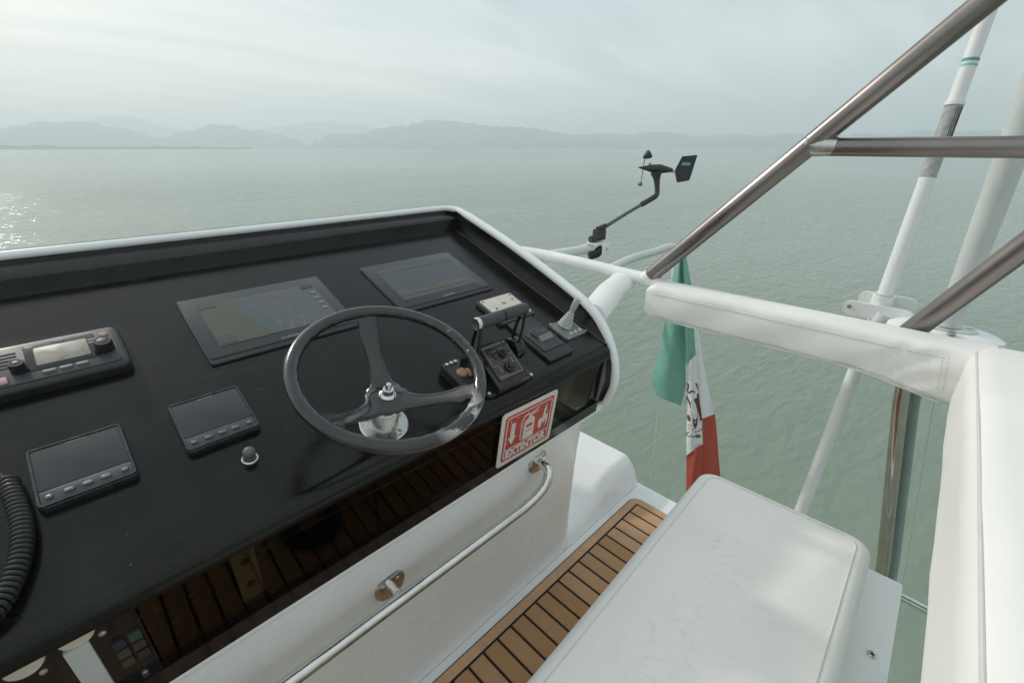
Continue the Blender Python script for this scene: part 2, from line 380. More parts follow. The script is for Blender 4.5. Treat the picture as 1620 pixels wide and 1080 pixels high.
ridge([(-40, .6), (-28, 1.5), (-16, 1.0), (-6, 1.05), (-2.79, 1.25), (-.66, 1.58), (.49, 1.84), (1.83, 1.98), (3.61, 2.04), (5.23, 1.94), (6.88, 1.62), (8.85, 1.24), (9.97, .65), (11.3, .2)], 3900, 500, seed=1)
ridge([(8.3, .2), (9.15, .6), (11.05, 1.33), (12.65, 1.69), (14.33, 2.16), (15.38, 2.07), (17.52, 1.65), (19.79, 1.39), (21.49, .8), (23, .2)], 4000, 500, seed=2)
ridge([(22.2, .2), (23.31, .6), (25.36, 1.44), (28.32, 1.53), (30.03, 1.86), (32.79, 2.2), (34.56, 2.73), (35.97, 2.99), (37.36, 2.75), (39.83, 2.5), (43.41, 2.32), (47.74, 1.92), (51.34, 1.52), (55.61, 1.0), (60, .3)], 3700, 520, seed=3)
ridge([(44, .3), (49.91, 1.2), (53.47, 1.51), (55.59, 1.38), (58.35, 1.49), (61.04, 1.6), (63.7, 1.39), (66.28, 1.18), (71.11, 1.26), (74.51, 1.16), (77.2, 1.02), (81.56, 1.23), (84.64, 1.33), (86.68, 1.39), (89.75, 1.27), (93.18, 1.11), (105, 1.5), (125, .9), (140, .3)], 4300, 480, seed=4)
ridge([(-30, .4), (-12, 1.3), (-3.49, 1.06), (-.71, 1.44), (1.54, 1.64), (4.04, 2.15), (6.7, 2.58), (8.68, 2.45), (10.65, 1.7), (13.6, 1.25), (17.51, 1.59), (19.92, 2.1), (23.63, 2.52), (27.44, 2.4), (31.39, 1.87), (37, 1.5), (42, .4)], 5900, 500, seed=5)
ridge([(-25, .22), (-8, .20), (-1.1, .16), (5, .13), (12.28, .07), (17.2, .01)], 2300, 60, rough=.03, seed=6)
HZ0, HZ1 = SEA-1.0, 300.0
hz = MB().box((0, 0, (HZ0+HZ1)/2), (2*HB, 2*HB, HZ1-HZ0)).build('haze', None or bpy.data.materials.new('haze_air'), smooth=0)
hm = hz.data.materials[0]; hm.use_nodes = True; hm.node_tree.nodes.remove(P(hm))
pv = hm.node_tree.nodes.new('ShaderNodeVolumePrincipled'); pv.inputs['Color'].default_value = (.885, .965, 1.0, 1); pv.inputs['Density'].default_value = .00052; pv.inputs['Anisotropy'].default_value = .25
hm.node_tree.links.new(pv.outputs[0], hm.node_tree.nodes['Material Output'].inputs['Volume'])
tag(hz, kind='stuff')

# ================================================================== FLYBRIDGE DECK
FL = -1.27
def deck_h(x, y):
    """raised moulded step at the starboard side forward of the mat"""
    sx = min(max((x-1.055)/.232, 0), 1); sx = sx*sx*(3-2*sx)
    sy = min(max((y-.703)/.060, 0), 1); sy = math.sqrt(max(0, 1-(1-sy)**2))
    return FL+sy*(.050+.0725*sx)
deck_mb = MB(); DX, DA = 1.4285, -.150
deck_mb.grid(lambda u, v: (-2.2+(DX+2.2)*u, DA+(.694-DA)*v, FL), 1, 1)
xs = [-2.2, .90]+[.90+.505*i/26 for i in range(1, 27)]+[1.4205, 1.426, DX]
ys = [.694+.096*i/16 for i in range(17)]+[.92, 1.1, 1.5, 2.3]
vs = []
for y in ys:
    for x in xs:
        e = min(max((DX-x)/.020, 0), 1); z = deck_h(x, y); vs.append((x, y, FL+(z-FL)*math.sqrt(max(0, 1-(1-e)**2)) if x > 1.36 else (z if x > .9 else FL)))
n = len(xs); deck_mb.add(vs, [(j*n+i, j*n+i+1, (j+1)*n+i+1, (j+1)*n+i) for j in range(len(ys)-1) for i in range(n-1)])
deck_mb.add([(-2.2, DA, FL), (DX, DA, FL), (DX, .694, FL), (DX, 2.3, FL), (-2.2, 2.3, FL),
             (-2.2, DA, FL-.09), (DX-.015, DA, FL-.09), (DX-.015, .694, FL-.09), (DX-.015, 2.3, FL-.09), (-2.2, 2.3, FL-.09)],
            [(0, 1, 6, 5), (1, 2, 7, 6), (2, 3, 8, 7), (3, 4, 9, 8), (4, 0, 5, 9), (5, 6, 7, 8, 9)])
deck = tag(deck_mb.build('deck', M_gel, smooth=50), kind='structure')
seam = MB(); seam.box((-.39, .6925, FL+.0008), (3.6, .0020, .0016)); seam.build('caulk_line', M_thread, deck, smooth=0)

# teak-look mat with planks
mat_t = thing('deck_mat', 'tan synthetic teak floor mat with black caulked strips between console and bench', 'deck mat', (0, 0, FL))
X0, X1, Y0, Y1 = -1.95, 1.3405, -.08, .6655
mb = MB(); mb.slab(X1-X0, Y1-Y0, .0005, .007, .035, .002, ((X0+X1)/2, (Y0+Y1)/2)); mb.build('caulking', M_caulk, mat_t)
IN = .040
bt = .0095
mb = MB()
def border(out, inn):
    n = len(out); vs = [(x, y, .006) for x, y in out]+[(x, y, bt) for x, y in out]+[(x, y, bt) for x, y in inn]+[(x, y, .006) for x, y in inn]
    return vs, [(a*n+i, a*n+(i+1) % n, (a+1) % 4*n+(i+1) % n, (a+1) % 4*n+i) for a in range(4) for i in range(n)]
cx, cy = (X0+X1)/2, (Y0+Y1)/2
o_ = [(x+cx, y+cy) for x, y in rrect(X1-X0-.010, Y1-Y0-.010, .030)]
i_ = [(x+cx, y+cy) for x, y in rrect(X1-X0-.010-2*.027, Y1-Y0-.010-2*.027, .004)]
mb.add(*border(o_, i_)); mb.build('border_strip', M_teak, mat_t, smooth=30)
ix1 = X1-.005-.027-.0072; iy0, iy1 = Y0+.005+.027+.0072, Y1-.005-.027-.0072
PITCHP = .0527; pl_me = None; k = 0; x = ix1
while x-.0449 > X0+.043:
    if pl_me is None:
        p0 = MB().box((0, 0, 0), (.0449, iy1-iy0, .004), .0006).build('plank', M_teak, mat_t, smooth=30); pl_me = p0.data; p = p0
    else:
        p = bpy.data.objects.new('plank', pl_me); COL.objects.link(p); p.parent = mat_t
    p.location = (x-.02245, (iy0+iy1)/2, .0077); x -= PITCHP; k += 1

# ================================================================== HELM CONSOLE
TL = radians(20); CN = .70
def DP(u, v, w=0.0): return Vector((u, v*cos(TL)-(w-CN)*sin(TL), v*sin(TL)+(w-CN)*cos(TL)))
ROT = (TL, 0, 0)
con = thing('helm_console', 'large black topped helm console with white moulded rim and smoked lower panel', 'console', (0, .8, FL))
def cb(mb, name, m, parent=con, **k):
    """build in world coordinates then hang on the console"""
    off = Vector((0, .8, FL))
    mb.v = [tuple(Vector(p)-off) for p in mb.v]; return mb.build(name, m, parent, **k)
XL, XR = -1.15, 1.020
# section of the black dash: back edge -> front roll -> panel top
prof = [DP(0, 1.130)[1:], DP(0, .9)[1:], DP(0, .7)[1:], DP(0, .52)[1:], DP(0, .445)[1:]]
c0 = DP(0, .442, -.034)
for i in range(1, 9):
    a = TL+pi/2-(i/8)*radians(98); prof.append((c0.y-.034*cos(pi-a)*-1*-1 if False else c0.y+.034*cos(a+0), c0.z+.034*sin(a)))
prof = prof[:5]
for i in range(0, 10):
    a = radians(110)+radians(88)*i/9      # from dash normal round to facing aft
    prof.append((c0.y+.034*cos(a), c0.z+.034*sin(a)))
PT = prof[-1]
prof.append((PT[0]+.012, PT[1]-.002))
def extrude(prof, x0, x1, nx=1):
    vs = [(x0+(x1-x0)*i/nx, y, z) for i in range(nx+1) for y, z in prof]; m = len(prof)
    return vs, [(i*m+k, (i+1)*m+k, (i+1)*m+k+1, i*m+k+1) for i in range(nx) for k in range(m-1)]
mb = MB(); mb.add(*extrude(prof, XL, XR)); cb(mb, 'dash_panel', M_dash, smooth=45)
# back wall, ledge and trim (black)
def backsec(x):
    t = min(max((x-.2)/.8, 0), 1)
    return [(1.303, -.275), (1.306, -.268), (1.312, -.238+.006*t), (1.318, -.2345+.008*t), (1.352, -.2185), (1.357, -.2165), (1.360, -.211), (1.366, -.209), (1.372, -.206)]
mb = MB(); vs = []; xs = [XL, -.5, .0, .2, .4, .6, .8, 1.0, 1.035]; m = 9
for x in xs: vs += [(x, y, z) for y, z in backsec(x)]
mb.add(vs, [(i*m+k, (i+1)*m+k, (i+1)*m+k+1, i*m+k+1) for i in range(len(xs)-1) for k in range(m-1)])
cb(mb, 'back_coaming', M_dash, smooth=30)
mb = MB().tube([(XL, 1.3015, -.2735), (1.012, 1.3015, -.2735)], .0022, 6)
mb.tube([DP(1.0165, 1.128, .002), DP(1.0165, .43, .002)], .0022, 6); cb(mb, 'sealant_bead', M_grey)
# right inner wall
rim = [(1.368, -.194), (1.305, -.210), (1.18, -.249), (1.064, -.288), (.925, -.340), (.80, -.392), (.748, -.417), (.700, -.452), (.664, -.498), (.640, -.548), (.628, -.600), (.631, -.650), (.650, -.702)]
def wall(x_top, x_bot):
    top = [Vector((0, y, z)) for y, z in rim]; vs = []; 
    bot = [Vector((0,)+tuple(DP(0, v)[1:])) for v in (1.16, 1.12, 1.0, .88, .75, .62, .56, .51, .47, .445, .43)]+[Vector((0, .640, -.62)), Vector((0, .66, -.70))]
    for a, b in zip(top, bot):
        for k in range(5): p = a.lerp(b, k/4); p.x = x_top+(x_bot-x_top)*(k/4)+.004*sin(pi*k/4); vs.append(p)
    return vs, [(i*5+k, i*5+k+1, (i+1)*5+k+1, (i+1)*5+k) for i in range(len(top)-1) for k in range(4)]
mb = MB(); mb.add(*wall(1.036, 1.017)); cb(mb, 'side_coaming', M_dash, smooth=60)
# white rim swept round the opening
pathp = [(XL, 1.374, -.2015), (.2, 1.374, -.2015), (.7, 1.374, -.2010), (.985, 1.373, -.2000), (1.025, 1.362, -.200), (1.044, 1.335, -.204)]+[(1.047, y, z) for y, z in rim[1:]]
pathp += [(1.043, .664, -.722), (1.020, .674, -.735), (.97, .678, -.7405), (.6, .678, -.7405), (0, .678, -.7405), (XL, .678, -.7405)]
fine = bez(pathp, 6)
mb = MB(); mb.tube(fine, [.0100+.0042*min(1, max(0, (1.36-p.y)/.10)) for p in fine], 12); rimo = cb(mb, 'rim', M_gel)
# outer white shell, right side and forward face
side = [(y, z) for y, z in rim]+[(.70, -.735), (.80, -.80), (1.15, -.90), (1.50, -1.0), (1.52, -.6), (1.42, -.22)]
mb = MB(); mb.prism([(y, z) for y, z in side], 1.044, 1.058, Matrix(((0, 0, 1, 0), (1, 0, 0, 0), (0, 1, 0, 0), (0, 0, 0, 1)))); cb(mb, 'side_shell', M_gel)
mb = MB(); mb.add(*extrude([(1.380, -.19), (1.43, -.24), (1.50, -.55), (1.56, -1.0), (1.60, FL)], XL, 1.05)); cb(mb, 'front_shell', M_gel)
mb = MB(); mb.prism([(y, z) for y, z in side]+[], XL-.014, XL, Matrix(((0, 0, 1, 0), (1, 0, 0, 0), (0, 1, 0, 0), (0, 0, 0, 1)))); cb(mb, 'side_shell', M_gel)
mb = MB(); mb.prism([(.70, -.735), (1.50, -1.0), (1.60, FL), (.692, FL)], XL-.014, XL, Matrix(((0, 0, 1, 0), (1, 0, 0, 0), (0, 1, 0, 0), (0, 0, 0, 1)))); cb(mb, 'pedestal_side', M_gel)
# black frame round the smoked panes and the lockers behind
ptop, pbot = Vector((0, PT[0]+.003, PT[1]-.001)), Vector((0, .660, -.727))
def PN(x, s, d=0.0):
    """point on the pane plane: s 0 top .. 1 bottom, d outwards"""
    p = ptop.lerp(pbot, s); nn = Vector((0, -(ptop.z-pbot.z), (ptop.y-pbot.y))); nn.normalize()
    p = p+nn*d; p.x = x; return p
def pane(name, x0, x1, m, s0=0.0, s1=1.0, d0=-.008, d1=0.0, rc=None, parent=con):
    poly = [(x0, s0), (x1, s0)]
    poly += [(x1, s1)] if not rc else [(x1, s1-rc*5.5), (x1-rc*.12, s1-rc*2.2), (x1-rc*.45, s1-rc*.6), (x1-rc, s1)]
    poly += [(x0, s1)]
    n = len(poly); mb = MB(); mb.add([PN(x, s, d0) for x, s in poly]+[PN(x, s, d1) for x, s in poly],
        [tuple(range(n)), tuple(range(n, 2*n))]+[(i, (i+1) % n, n+(i+1) % n, n+i) for i in range(n)])
    return cb(mb, name, m, parent, smooth=30)
for x0, x1 in ((-.058, .2875), (.2905, .9685)):
    pane('smoked_pane', x0, x1, M_smoke, .005, .81, rc=.06 if x1 > .5 else None)
mbf = MB()
def framebar(x0, x1, s0, s1, d0=-.012, d1=.0015):
    mbf.add([PN(x, s, d) for d in (d0, d1) for x, s in ((x0, s0), (x1, s0), (x1, s1), (x0, s1))], [(0, 1, 2, 3), (4, 5, 6, 7), (0, 1, 5, 4), (1, 2, 6, 5), (2, 3, 7, 6), (3, 0, 4, 7)])
framebar(XL, 1.012, .818, 1.01); framebar(.9725, 1.018, .0, .817, d1=-.010)
cb(mbf, 'pane_frame', M_blkgloss, smooth=0)
mb = MB().box((-.10, .80, -.60), (2.08, .004, .22)); mb.box((-.10, .745, -.730), (2.08, .13, .004)); mb.box((-.06, .72, -.55), (2.16, .15, .004)); cb(mb, 'locker_liner', M_blk, smooth=0)
# pedestal with cove to the deck
pp = [(.667, -.748), (.669, -.765), (.672, -.80), (.678, -.86), (.684, -.95), (.690, -1.06), (.694, -1.15)]
for i in range(1, 8):
    a = i/7*pi/2; pp.append((.695-.004*sin(a), -1.15-.119*sin(a)))
pp = pp[:7]+[(.7005-.0*i, -1.15-.02*i) for i in range(0)]+[(.695, -1.20), (.6945, -1.235), (.692, -1.2675)]
xp = [XL, 0, .6, .88, .935]+[.935+.065*sin(a*pi/2/6) for a in range(1, 7)]
mb = MB(); vs = []
for i, x in enumerate(xp):
    back = 0 if x <= .935 else .065*(1-cos(max(0, (i-4))*pi/2/6))
    vs += [(x, y+back, z) for y, z in pp]
vs += [(1.002, y+.8, z) for y, z in pp]
m = len(pp); mb.add(vs, [(i*m+k, (i+1)*m+k, (i+1)*m+k+1, i*m+k+1) for i in range(len(xp)) for k in range(m-1)])
cb(mb, 'pedestal', M_gel, smooth=60)
gl_ = []
for p in [(.0, .6885, -1.03), (.70, .6885, -1.03), (.80, .688, -1.02), (.862, .687, -.985), (.885, .684, -.93), (.886, .677, -.82)]: gl_.append(p)
mb = MB().tube(bez(gl_, 6), .0012, 5); cb(mb, 'inset_seam', M_thread)
# grab rail
RX = Vector((0, 0, 0))
gp = bez([(-.70, .620, -.847), (-.3, .620, -.847), (.3, .620, -.847), (.60, .620, -.847), (.672, .620, -.845), (.727, .620, -.831), (.754, .622, -.806), (.764, .632, -.790), (.764, .655, -.785), (.764, .678, -.784)], 6)
mb = MB().tube(gp, .0128, 18); gr = cb(mb, 'grab_rail', M_chrome)
def flange(x, y, z, stub=True):
    M = Matrix.Translation((x, y, z)) @ Matrix.Rotation(radians(90), 4, 'X')
    mb = MB(); mb.lathe([(.0, -.002), (.036, -.002), (.036, .003), (.032, .0055), (.011, .007)], 28, M)
    if stub: mb.lathe([(.0105, .005), (.0105, .026), (.0125, .029), (.0125, .043), (.0085, .050)], 20, M)
    for k in range(3):
        a = k*2*pi/3+.5; mb.lathe([(.0, .004), (.0042, .004), (.0042, .0075), (.0, .0085)], 10, M @ Matrix.Translation((.0205*cos(a), .0205*sin(a), 0)))
    return cb(mb, 'rail_flange', M_chrome, gr)
off = Vector((0, .8, FL))
flange(.304, .6785, -.862); flange(.764, .672, -.784, False); flange(-.42, .6785, -.862)

# ------------------------------------------------------------------ breaker panels behind the smoked pane
fp = thing('breaker_panel', 'black breaker panel with coloured switches behind the smoked pane at far left', 'switch panel', PN(-.02, .5, -.055))
def fb(mb, name, m, **k):
    o0 = PN(-.02, .5, -.055); mb.v = [tuple(Vector(p)-o0) for p in mb.v]; return mb.build(name, m, fp, **k)
def chip(x0, x1, s0, s1, m, name, d0=-.034, d1=-.026):
    mb = MB(); mb.add([PN(x, s, d) for d in (d0, d1) for x, s in ((x0, s0), (x1, s0), (x1, s1), (x0, s1))], [(0, 1, 2, 3), (4, 5, 6, 7), (0, 1, 5, 4), (1, 2, 6, 5), (2, 3, 7, 6), (3, 0, 4, 7)])
    return fb(mb, name, m, smooth=0)
chip(-.40, -.061, .005, .86, M_blkgloss, 'exposed_backplate', -.020, -.010); chip(-.060, .10, .02, .84, M_blkgloss, 'backplate', -.040, -.032)
chip(-.134, -.110, .12, .80, M_label, 'white_plate', -.010, -.004); chip(-.055, -.022, .05, .16, M_beige, 'label_strip'); chip(.055, .088, .06, .80, M_beige, 'bracket_plate')
sw_cols = [mat('switch_'+nm_, c_, .45, var=.15) for nm_, c_ in (('black', (.02, .02, .02)), ('maroon', (.06, .026, .026)), ('grey', (.045, .045, .045)), ('navy', (.016, .022, .032)), ('rust', (.07, .028, .018)), ('brown', (.05, .034, .02)), ('charcoal', (.045, .045, .045)), ('green', (.028, .055, .046)))]
rnd = random.Random(3)
for (xa, sa) in ((-.095, .28), (-.078, .28), (-.048, .26), (-.034, .26), (-.008, .30), (.014, .24), (.034, .22)):
    for j in range(3):
        chip(xa, xa+.013, sa+.115*j, sa+.09+.115*j, rnd.choice(sw_cols), 'breaker_switch', *((-.010, -.005) if xa < -.061 else (-.034, -.025)))
for x_, s_ in ((-.155, .20), (-.165, .72), (-.097, .14), (-.08, .80), (-.03, .02), (.066, .5)):
    M_ = Matrix.Translation(PN(x_, s_, -.010 if x_ < -.061 else -.031)) @ Matrix.Rotation(radians(95), 4, 'X')
    fb(MB().lathe([(.0, .0), (.004, .0), (.004, .002), (.0, .003)], 12, M_), 'panel_screw', M_steel)
for x_, s_ in ((.0715, .30), (.0715, .60)):
    M_ = Matrix.Translation(PN(x_, s_, -.0258)) @ Matrix.Rotation(radians(95), 4, 'X')
    fb(MB().lathe([(.0, .0), (.0065, .0), (.0065, .0015), (.0, .0016)], 16, M_), 'hole_rim', M_blk)
for x_, s_ in ((-.118, .03), (-.165, .05)):
    M_ = Matrix.Translation(PN(x_, s_, -.010)) @ Matrix.Rotation(radians(95), 4, 'X')
    fb(MB().lathe([(.0, .0), (.019, .0), (.017, .004), (.0, .006)], 20, M_), 'gauge_bezel', M_beige)

# ================================================================== INSTRUMENTS ON THE DASH  (local axes: x starboard, y up the slope, z out of the dash)
def inst(name, label, cat, u, v, group=None, wz=0.0, yaw=0): return thing(name, label, cat, DP(u, v, wz), (TL, 0, yaw), group)
def quad(x0, x1, y0, y1, z, m, name, parent, t=.0006):
    return MB().box(((x0+x1)/2, (y0+y1)/2, z+t/2), (x1-x0, y1-y0, t)).build(name, m, parent, smooth=0)
def poly(pts, z, m, name, parent, t=.0006): return MB().prism(pts, z, z+t).build(name, m, parent, smooth=0)
# chartplotters
def plotter(label, u, v, chart):
    t = inst('chartplotter', label, 'chartplotter', u, v, 'chartplotters flush on the dash', wz=-.0055)
    MB().slab(.312, .228, .0, .0105, .008, .0025).build('housing', M_blk, t)
    MB().slab(.308, .211, .0105, .0121, .006, .0008, (0, .0065)).build('glass', M_screen, t)
    quad(-.150, .150, -.1005, -.0998, .0105, M_blkgloss, 'bezel_groove', t, .0004)
    lettering('GARMIN', .0085, M_print, t, (.004, -.0915, .0122), sx=1.25, ext=.0002)
    z = .0121; x0, x1, y0, y1 = -.126, .126, -.070, .082
    if chart:
        s = quad(x0, x1, y0, y1, z, M_deep, 'display', t)
        poly([(x0, y0), (-.022, y0), (-.030, -.040), (-.042, -.022), (-.040, .006), (-.058, .022), (-.052, .050), (-.062, .070), (-.058, y1), (x0, y1)], z+.0008, M_land, 'chart_land', s)
        poly([(-.022, y0), (.006, y0), (-.002, -.045), (-.010, -.015), (-.020, .010), (-.016, .030), (-.030, .045), (-.034, y1-.012), (-.058, y1-.012), (-.062, .070), (-.052, .050), (-.058, .022), (-.040, .006), (-.042, -.022), (-.030, -.040)], z+.0007, M_sea_s, 'chart_shallows', s)
        for q_, dx_ in enumerate((.018, .040, .066)):
            cp = bez([(-.022+dx_, y0+.002, z+.0009), (-.016+dx_*1.1, -.03, z+.0009), (-.024+dx_, .0, z+.0009), (-.034+dx_*1.2, .035, z+.0009), (-.046+dx_, y1-.014, z+.0009)], 5)
            MB().tube(cp, .0005, 4).build('chart_contour', M_dimprint, s, smooth=0)
        quad(x0, x0+.034, y1-.018, y1-.002, z+.0016, M_grey, 'data_box', s); quad(x0+.003, x0+.034, y0+.004, y0+.030, z+.0016, M_grey, 'data_box', s)
        quad(x1-.030, x1-.002, y1-.016, y1-.002, z+.0016, M_grey, 'data_box', s)
        for i in range(4): quad(x1-.018, x1-.006, .04-.022*i, .048-.022*i, z+.0016, M_dimprint, 'chart_mark', s)
    else:
        s = quad(x0, x1, y0, y1, z, mat('sonar_screen', (.034, .040, .044), .16, var=.06, emit=((.18, .22, .24), .07)), 'display', t)
        rnd = random.Random(5)
        mbs = MB(); xx = x0
        while xx < x1-.004:
            h = .010+.012*(.5+.5*sin(xx*40))+rnd.uniform(0, .008); mbs.box((xx+.002, y0+.018+h/2, z+.0010), (.0036, h, .0006)); xx += .004
        mbs.build('sonar_trace', mat('sonar_bottom', (.05, .048, .04), .2, emit=((.26, .26, .21), .08)), s, smooth=0)
        quad(x0, x1, y1-.016, y1-.0145, z+.0012, M_dimprint, 'screen_rule', s)
    return t
plotter('large chartplotter left of the steering wheel showing a land and sea map', .302, .894, True)
plotter('large chartplotter in the right back corner of the dash with a dark sonar screen', .733, .894, False)
def ring(w, h, tk, r, z0, z1, c=(0, 0)):
    o = rrect(w, h, r); i = rrect(w-2*tk, h-2*tk, max(.001, r-tk)); n = len(o)
    vs = [(x+c[0], y+c[1], z) for z in (z0, z1) for x, y in o]+[(x+c[0], y+c[1], z) for z in (z0, z1) for x, y in i]
    fs = [(n+k, n+(k+1) % n, 3*n+(k+1) % n, 3*n+k) for k in range(n)]+[(k, (k+1) % n, n+(k+1) % n, n+k) for k in range(n)]
    return MB().add(vs, fs)
# small instrument displays
def small_display(label, u, v, yaw=0):
    t = inst('instrument_display', label, 'instrument display', u, v, 'small square instrument displays', wz=-.010)
    MB().slab(.110, .113, .0, .022, .007, .0045, taper=.0).build('housing', M_dkmetal, t)
    MB().slab(.103, .080, .0215, .0228, .004, .0006, (0, .0125)).build('screen', M_screen, t)
    MB().slab(.103, .0225, .0215, .0224, .003, .0006, (0, -.0405)).build('button_strip', M_dkplas, t)
    ring(.1075, .1105, .0030, .006, .0205, .0240).build('bezel_lip', M_dkmetal, t, smooth=20)
    quad(-.012, .012, .0475, .0492, .0229, M_dimprint, 'print', t, .0003)
    for i, x in enumerate((-.041, -.020, .000, .020, .042)):
        wd = .0125 if 0 < i < 4 else .009
        MB().slab(wd, .006, .022, .0250, .0028, .0012, (x, -.0415)).build('button', M_btn, t)
    return t
small_display('small square grey display at the left edge beside the coiled cord', -.063, .640)
small_display('small square grey display between the steering wheel and the leftmost display', .110, .644)
# VHF radio
t = inst('marine_radio', 'black marine radio with faded screen and two knobs at the left edge', 'radio', -.080, .889, wz=-.009)
mb = MB(); mb.slab(.236, .122, .003, .030, .014, .008); mb.build('body', M_blk, t)
MB().slab(.214, .100, .030, .0318, .010, .001).build('face_plate', M_grey, t)
MB().slab(.094, .070, .0318, .0326, .004, .0006, (.034, .008)).build('screen_surround', M_blkgloss, t)
MB().slab(.070, .048, .0326, .0332, .003, .0004, (.034, .008)).build('screen', M_lcd, t)
for i in range(3): MB().slab(.017, .006, .0318, .0345, .002, .001, (.012+.021*i, -.036)).build('button', M_greylt, t)
for i in range(5): quad(-.090, -.022, .030-.009*i, .0335-.009*i, .0318, M_blkgloss, 'speaker_slot', t, .0004)
def knob(parent, x, y, r, h, z): 
    k = MB().lathe([(r*1.05, z), (r, z+h*.85), (r*.92, z+h), (r*.7, z+h), (r*.66, z+h-.0008), (0, z+h-.0008)], 28, Matrix.Translation((x, y, 0))).build('knob', M_blk, parent)
    MB().lathe([(r*.66, z+h-.0007), (r*.6, z+h-.0002), (0, z+h)], 24, Matrix.Translation((x, y, 0))).build('knob_cap', M_grey, k)
knob(t, .089, -.010, .0135, .020, .0318); knob(t, -.022, -.018, .010, .018, .0318)
MB().lathe([(.0065, .0318), (.006, .0335), (0, .034)], 18, Matrix.Translation((.094, .034, 0))).build('red_button', M_pinkb, t)
for y in (.018, .010): MB().slab(.026, .0045, .0318, .0335, .001, .0005, (.083, y+.006)).build('button', M_greylt, t)
MB().slab(.026, .018, .0318, .0338, .003, .001, (-.050, -.036)).build('distress_flap', M_pinkb, t)
for x in (-.012, .082): MB().lathe([(.010, -.0005), (.010, .004), (0, .005)], 16, Matrix.Translation((x, -.062, 0))).build('mount_foot', M_blk, t)
lettering('VHF', .007, M_dimprint, t, (.034, .0385, .0327))
# microphone cord
pathc = bez([DP(-.20, .75, .004), DP(-.175, .718, .005), DP(-.155, .690, .006), DP(-.144, .668, .008), DP(-.139, .653, .012)], 8)
coil = bez([DP(-.139, .653, .012), DP(-.135, .609, .012), DP(-.134, .562, .012), DP(-.140, .522, .012), DP(-.152, .488, .013), DP(-.166, .462, .015), DP(-.190, .436, .018), (-.235, .600, -.53), (-.29, .585, -.62)], 40)
mb = MB(); mb.tube(pathc, .0032, 8)
hp = []; acc = 0
for i in range(len(coil)):
    tg = (coil[min(i+1, len(coil)-1)]-coil[max(i-1, 0)]).normalized(); a1 = tg.cross(Vector((0, -sin(TL), cos(TL)))).normalized(); a2 = a1.cross(tg)
    if i: acc += (coil[i]-coil[i-1]).length
    hp.append((coil[i], a1, a2, acc))
turns = acc/.0070; hel = []
NT = int(turns*12)
for j in range(NT):
    s = acc*j/NT; i = 1
    lo, hi = 0, len(hp)-1
    while hi-lo > 1:
        md = (lo+hi)//2
        if hp[md][3] <= s: lo = md
        else: hi = md
    f = (s-hp[lo][3])/max(1e-9, hp[hi][3]-hp[lo][3]); c = hp[lo][0].lerp(hp[hi][0], f); a = 2*pi*j/12
    hel.append(c+(hp[lo][1]*cos(a)+hp[lo][2]*sin(a))*.0092)
mb.tube(hel, .0030, 7)
tag(mb.build('coiled_cord', M_rubber, None), 'black coiled microphone cord hanging down the left edge of the dash', 'cord')
# push knob
t = inst('push_knob', 'round black push knob in a metal ring in front of the small display', 'knob', .128, .537)
MB().lathe([(.0125, 0), (.0125, .003), (.0105, .0042), (.0095, .0035)], 28).build('ring', M_steel, t)
MB().lathe([(.0088, .003), (.0088, .014), (.0094, .016), (.0094, .020), (.0075, .024), (.004, .0262), (0, .0268)], 28).build('cap', mat('grey_rubber_cap', (.12, .115, .11), .5, var=.2, vscale=90), t)
# steering wheel
t = inst('steering_wheel', 'black three spoke steering wheel with worn chrome rim', 'steering wheel', .350, .491)
mb = MB(); mb.lathe([(.046, 0), (.046, .004), (.044, .006), (.027, .007), (.0255, .010), (.0245, .044), (.021, .048), (.021, .068), (.0, .068)], 40); mb.build('base_flange', M_steel, t)
for k in range(3):
    a = radians(-62+k*80) if k < 3 else 0
    b_ = MB().lathe([(.0062, .006), (.0062, .011), (.0045, .0125), (.0045, .0115), (0, .0105)], 16, Matrix.Translation((.0365*cos(radians((-75, 10, 130)[k])), .0365*sin(radians((-75, 10, 130)[k])), 0))).build('flange_bolt', M_steel, t)
RC = Vector((.0, -.004, .147)); tilt = Matrix.Rotation(radians(4.0), 4, 'X'); WR = .1575
rimp = []
mb = MB()
n, mseg = 96, 16
vs = []
for i in range(n):
    a = 2*pi*i/n
    for k in range(mseg):
        b2 = 2*pi*k/mseg
        grip = .0010*cos(a*36) if (cos(b2) < -.2) else 0
        rr = WR+(.0118+grip)*cos(b2); vs.append(RC+(tilt @ Vector((rr*cos(a), rr*sin(a), .0108*sin(b2)))))
mb.add(vs, [(i*mseg+k, ((i+1) % n)*mseg+k, ((i+1) % n)*mseg+(k+1) % mseg, i*mseg+(k+1) % mseg) for i in range(n) for k in range(mseg)])
mb.build('wheel_rim', M_wheel, t)
MB().lathe([(0, .066), (.030, .066), (.036, .069), (.036, .076), (.030, .0805), (.0, .0815)], 32).build('hub', M_wheel, t)
